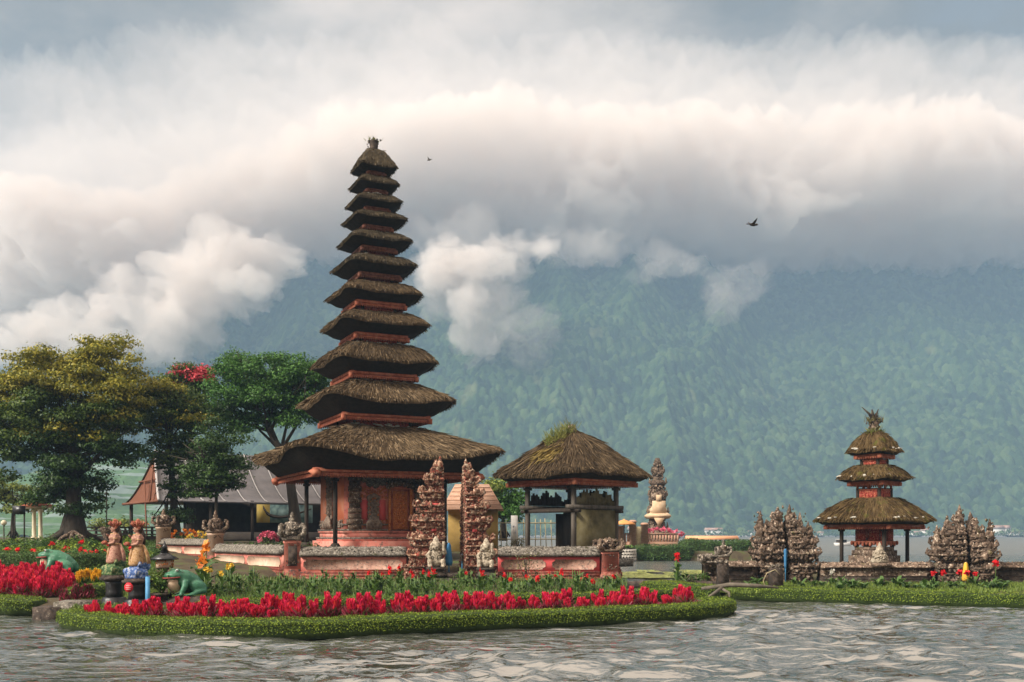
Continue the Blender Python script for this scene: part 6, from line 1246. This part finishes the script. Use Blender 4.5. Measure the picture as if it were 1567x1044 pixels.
b.build('net_pattern', MT['mesh_white'], t); b = MB(); b.leaves(RNG.uniform(-1, 1, size=(900, 3))*np.array([.62, .55, .14])+np.array([0, 0, 1.08]), .2); b.build('plant', MT['bush_leaf'], t)
t = thing('jetty_shelter', 'long low orange roofed jetty shelter on stilts over the lake', 'shelter', (gx(1089, 150), 150, 0)); a = 41*150/F; z0, z1 = gz(826, 150), gz(820, 150)
b = MB(); b.add([(-a, -.9, z0), (a, -.9, z0), (a, .9, z0), (-a, .9, z0), (-a*.97, 0, z1), (a*.97, 0, z1)], [(0, 1, 5, 4), (1, 2, 5), (2, 3, 4, 5), (3, 0, 4), (0, 3, 2, 1)]); b.build('roof', mat('orange_roof', [(.60, .28, .12), (.70, .36, .20)], 2, .8, .1), t)
for k in range(13): b = MB(); x_ = -a*.95+1.9*a*k/12; b.bx(x_-.05, x_+.05, -.5, .5, -.4, z0); b.build('stilt', MT['wood_dark'], t)
b = MB(); b.bx(-a, a, -.7, .7, .12, .2); b.build('deck', MT['wood_grey'], t)
t = thing('bull_statue', 'small black bull statue in front of the orange roofed jetty shelter', 'statue', (gx(1060, 88), 88, .72)); z_ = gz(829, 88)-.72
b = MB(); b.ball((0, 0, z_-.35), (.62, .3, .36)); b.ball((-.6, 0, z_-.1), (.22, .17, .2)); b.tube([(-.4, 0, z_-.3), (-.62, 0, z_-.1)], [.25, .16]); 
for x_ in (-.4, .4):
    for y_ in (-.18, .18): b.tube([(x_, y_, z_-.4), (x_+.04, y_, .3), (x_, y_, -.05)], [.13, .08, .07], 7)
b.tube([(.55, 0, z_-.3), (.7, 0, z_-.6)], [.05, .03], 6); fuse(b.build('body', MT['black'], t), .06, 1)
t = thing('motor_boat', 'small white motor boat out on the lake behind the three tiered shrine', 'boat', (gx(1290, 185), 185, 0), R(20)); b = MB(); b.rings([np.array([(x_, -w_, .55+s_), (x_, -w_*.6, -.2), (x_, w_*.6, -.2), (x_, w_, .55+s_)]) for x_, w_, s_ in ((-1.6, .65, 0), (0, .75, .0), (1.0, .6, .1), (1.8, .05, .3))]); b.build('hull', MT['white'], t)
b = MB(); b.bx(-1.0, .4, -.5, .5, .5, .75); b.build('cabin', MT['dim_wall'], t); b = MB(); b.bx(-1.2, .5, -.6, .6, 1.15, 1.22); b.build('canopy', MT['white'], t)
for x_ in (-1.1, .4): b = MB(); b.bx(x_-.04, x_+.04, -.5, .5, .5, 1.15); b.build('canopy_post', MT['wood_dark'], t)
b = MB(); b.tube([(-.5, .1, .1), (.3, 0, .22), (1.1, -.1, .2), (1.75, -.1, .14)], [.05, .07, .06, .03], 7); b.tube([(.1, 0, .15), (-.25, -.3, -.05), (-.5, -.5, -.15)], [.06, .05, .02], 6); b.tube([(.0, .1, .15), (.25, -.25, .0), (.2, -.6, -.2)], [.06, .04, .02], 6)
tag(b.build('driftwood', MT['bark_pale'], loc=(gx(1100, 29.6), 29.6, .38)), 'weathered driftwood branch where the two hedges meet', 'driftwood')
b = MB(); b.tube([(-2.4, .3, 0), (-1, .1, .06), (.5, 0, .03), (2.2, -.1, .0)], [.12, .15, .13, .1], 8); tag(b.build('bank_log', MT['dark_stone'], loc=(gx(1062, 33.9), 33.9, .36)), 'dark log edging the bank by the lily pads', 'log')
for x_, y_, y0, y1, l_, w_ in ((1106, 32.6, 892, 862, 'dark square stone pedestal between the driftwood and the low posts', .36), (1187, 32.4, 895, 868, 'black rounded speaker shaped stone in front of the left overgrown gate', .4)):
    t = thing('stone_marker', l_, 'stone', (gx(x_, y_), y_, .3)); b = MB(); h_ = gz(y1, y_)-.3; b.sq([(w_/2, -.1), (w_/2*.94, h_*.9), (w_/2*.8, h_)]); b.build('body', MT['dark_stone'], t); b = MB(); b.octas(np.array([(U(-.2, .2), U(-.2, .2), h_+U(0, .08)) for _ in range(26)]), .05); b.build('top', MT['stone'], t)
b = MB(); b.tube([(0, 0, 0), (-.08, 0, .3), (.03, 0, .55), (.3, 0, .66), (.45, 0, .5)], .013, 6); tag(b.build('garden_hose', MT['bamboo'], loc=(gx(1172, 32.2), 32.2, .3)), 'thin pale hose looping up in front of the left overgrown gate', 'hose')
MT['house_wall'] = mat('pale_house_wall', [(.60, .58, .54), (.72, .70, .66)], 1, .8, .1); MT['house_roof'] = mat('far_house_roof', [(.45, .44, .42), (.30, .16, .11), (.6, .58, .55)], .05, .8, .1)
FARL = [(1092, 812, 26, 7, 'long pale building among the trees on the far shore, above the orange jetty roof'), (1150, 815, 10, 5, 'small pale house on the far shore left of the left overgrown gate'), (1166, 812, 9, 6, 'second small pale house on the far shore, right above the left overgrown gate'), (1255, 816, 10, 4, 'low pale house on the far shore just right of the left overgrown gate'), (1400, 816, 16, 5, 'low pale house on the far shore left of the right overgrown gate'), (1416, 812, 12, 5, 'pale house partly behind the right overgrown gate'),
        (1525, 810, 20, 11, 'flat roofed pale house on the far shore right of the right overgrown gate'), (1553, 816, 24, 5, 'long low pale shed on the far shore at the right edge'), (1540, 808, 9, 7, 'small white house between the flat roofed house and the long shed'), (1035, 815, 16, 5, 'pale roofed house on the far shore right of the slim stone shrine'), (1205, 817, 14, 4, 'low far house hidden behind the left overgrown gate spires'), (965, 808, 8, 4, 'small far house left of the slim stone shrine')]
for x_, y_, w_, h_, l_ in FARL:
    Y_ = 850.; k_ = Y_/F; t = thing('far_house', l_, 'house', (gx(x_, Y_), Y_, 1.), U(-.3, .3)); zt_ = gz(y_-h_/2, Y_)-1; zb_ = min(gz(y_+h_/2, Y_)-1-2, 0); a = w_*k_/2
    b = MB(); b.bx(-a, a, -3, 3, zb_, zt_*.72); b.build('wall', MT['house_wall'], t); b = MB(); z0 = zt_*.72; b.add([(-a*1.1, -3.6, z0), (a*1.1, -3.6, z0), (a*1.1, 3.6, z0), (-a*1.1, 3.6, z0), (-a, 0, zt_+.4), (a, 0, zt_+.4)], [(0, 1, 5, 4), (1, 2, 5), (2, 3, 4, 5), (3, 0, 4), (0, 3, 2, 1)]); b.build('roof', MT['house_roof'], t)
b = MB(); n = 5200; X_ = RNG.uniform(-700, 760, n); Y_ = RNG.uniform(815, 845, n)
P = np.stack([X_, Y_, 1+RNG.uniform(0, 1, n)*(2.5+3.0*np.clip(vnoise(X_*.04, Y_*.02, 7)+.3, 0, 1.3))], 1); b.leaves(P, 2.6, .7, .2); struct(b.build('shore_trees', leafmat('shore_leaves', [(.03, .07, .02), (.07, .12, .04), (.11, .16, .06)])), 'stuff')
def bird(label, x, y, Y, span, rz, flap):
    t = thing('bird', label, 'bird', at(x, y, Y), rz); b = MB(); s = span; b.ball((0, 0, 0), (s*.22, s*.075, s*.08), 10, 7); b.ball((s*.23, 0, s*.03), (s*.07, s*.055, s*.06), 8, 6); b.tube([(s*.28, 0, s*.03), (s*.36, 0, s*.015)], [s*.025, .002], 5); b.add([(-s*.15, -s*.03, 0), (-s*.15, s*.03, 0), (-s*.40, s*.08, 0), (-s*.40, -s*.08, 0), (-s*.28, 0, s*.03)], [(0, 3, 4), (3, 2, 4), (2, 1, 4), (1, 0, 4), (0, 1, 2, 3)]); b.build('body', MT['wood_dark'], t)
    for q in (-1, 1):
        b = MB(); c = math.cos(flap); f = math.sin(flap); V = []
        for i in range(5): u = i/4; V += [(s*.10*(1-u*u), q*s*.5*u*c, s*.5*u*f+s*.02), (-s*.02*u-s*.12*(1-u), q*s*.5*u*c, s*.5*u*f-.0)]
        V += [(x_, y_, z_-s*.015) for x_, y_, z_ in V]; fs = []
        for i in range(4): o_ = i*2; fs += [(o_, o_+1, o_+3, o_+2), (o_+10, o_+12, o_+13, o_+11), (o_, o_+2, o_+12, o_+10), (o_+1, o_+11, o_+13, o_+3)]
        b.add(V, fs+[(0, 10, 11, 1), (8, 9, 19, 18)]); b.build('wing', MT['wood_dark'], t)
bird('small dark bird flying just right of the tower top', 657, 245, 60, .5, R(150), R(35))
bird('larger dark bird flying high over the right side of the mountain', 1152, 344, 45, .85, R(20), R(28))
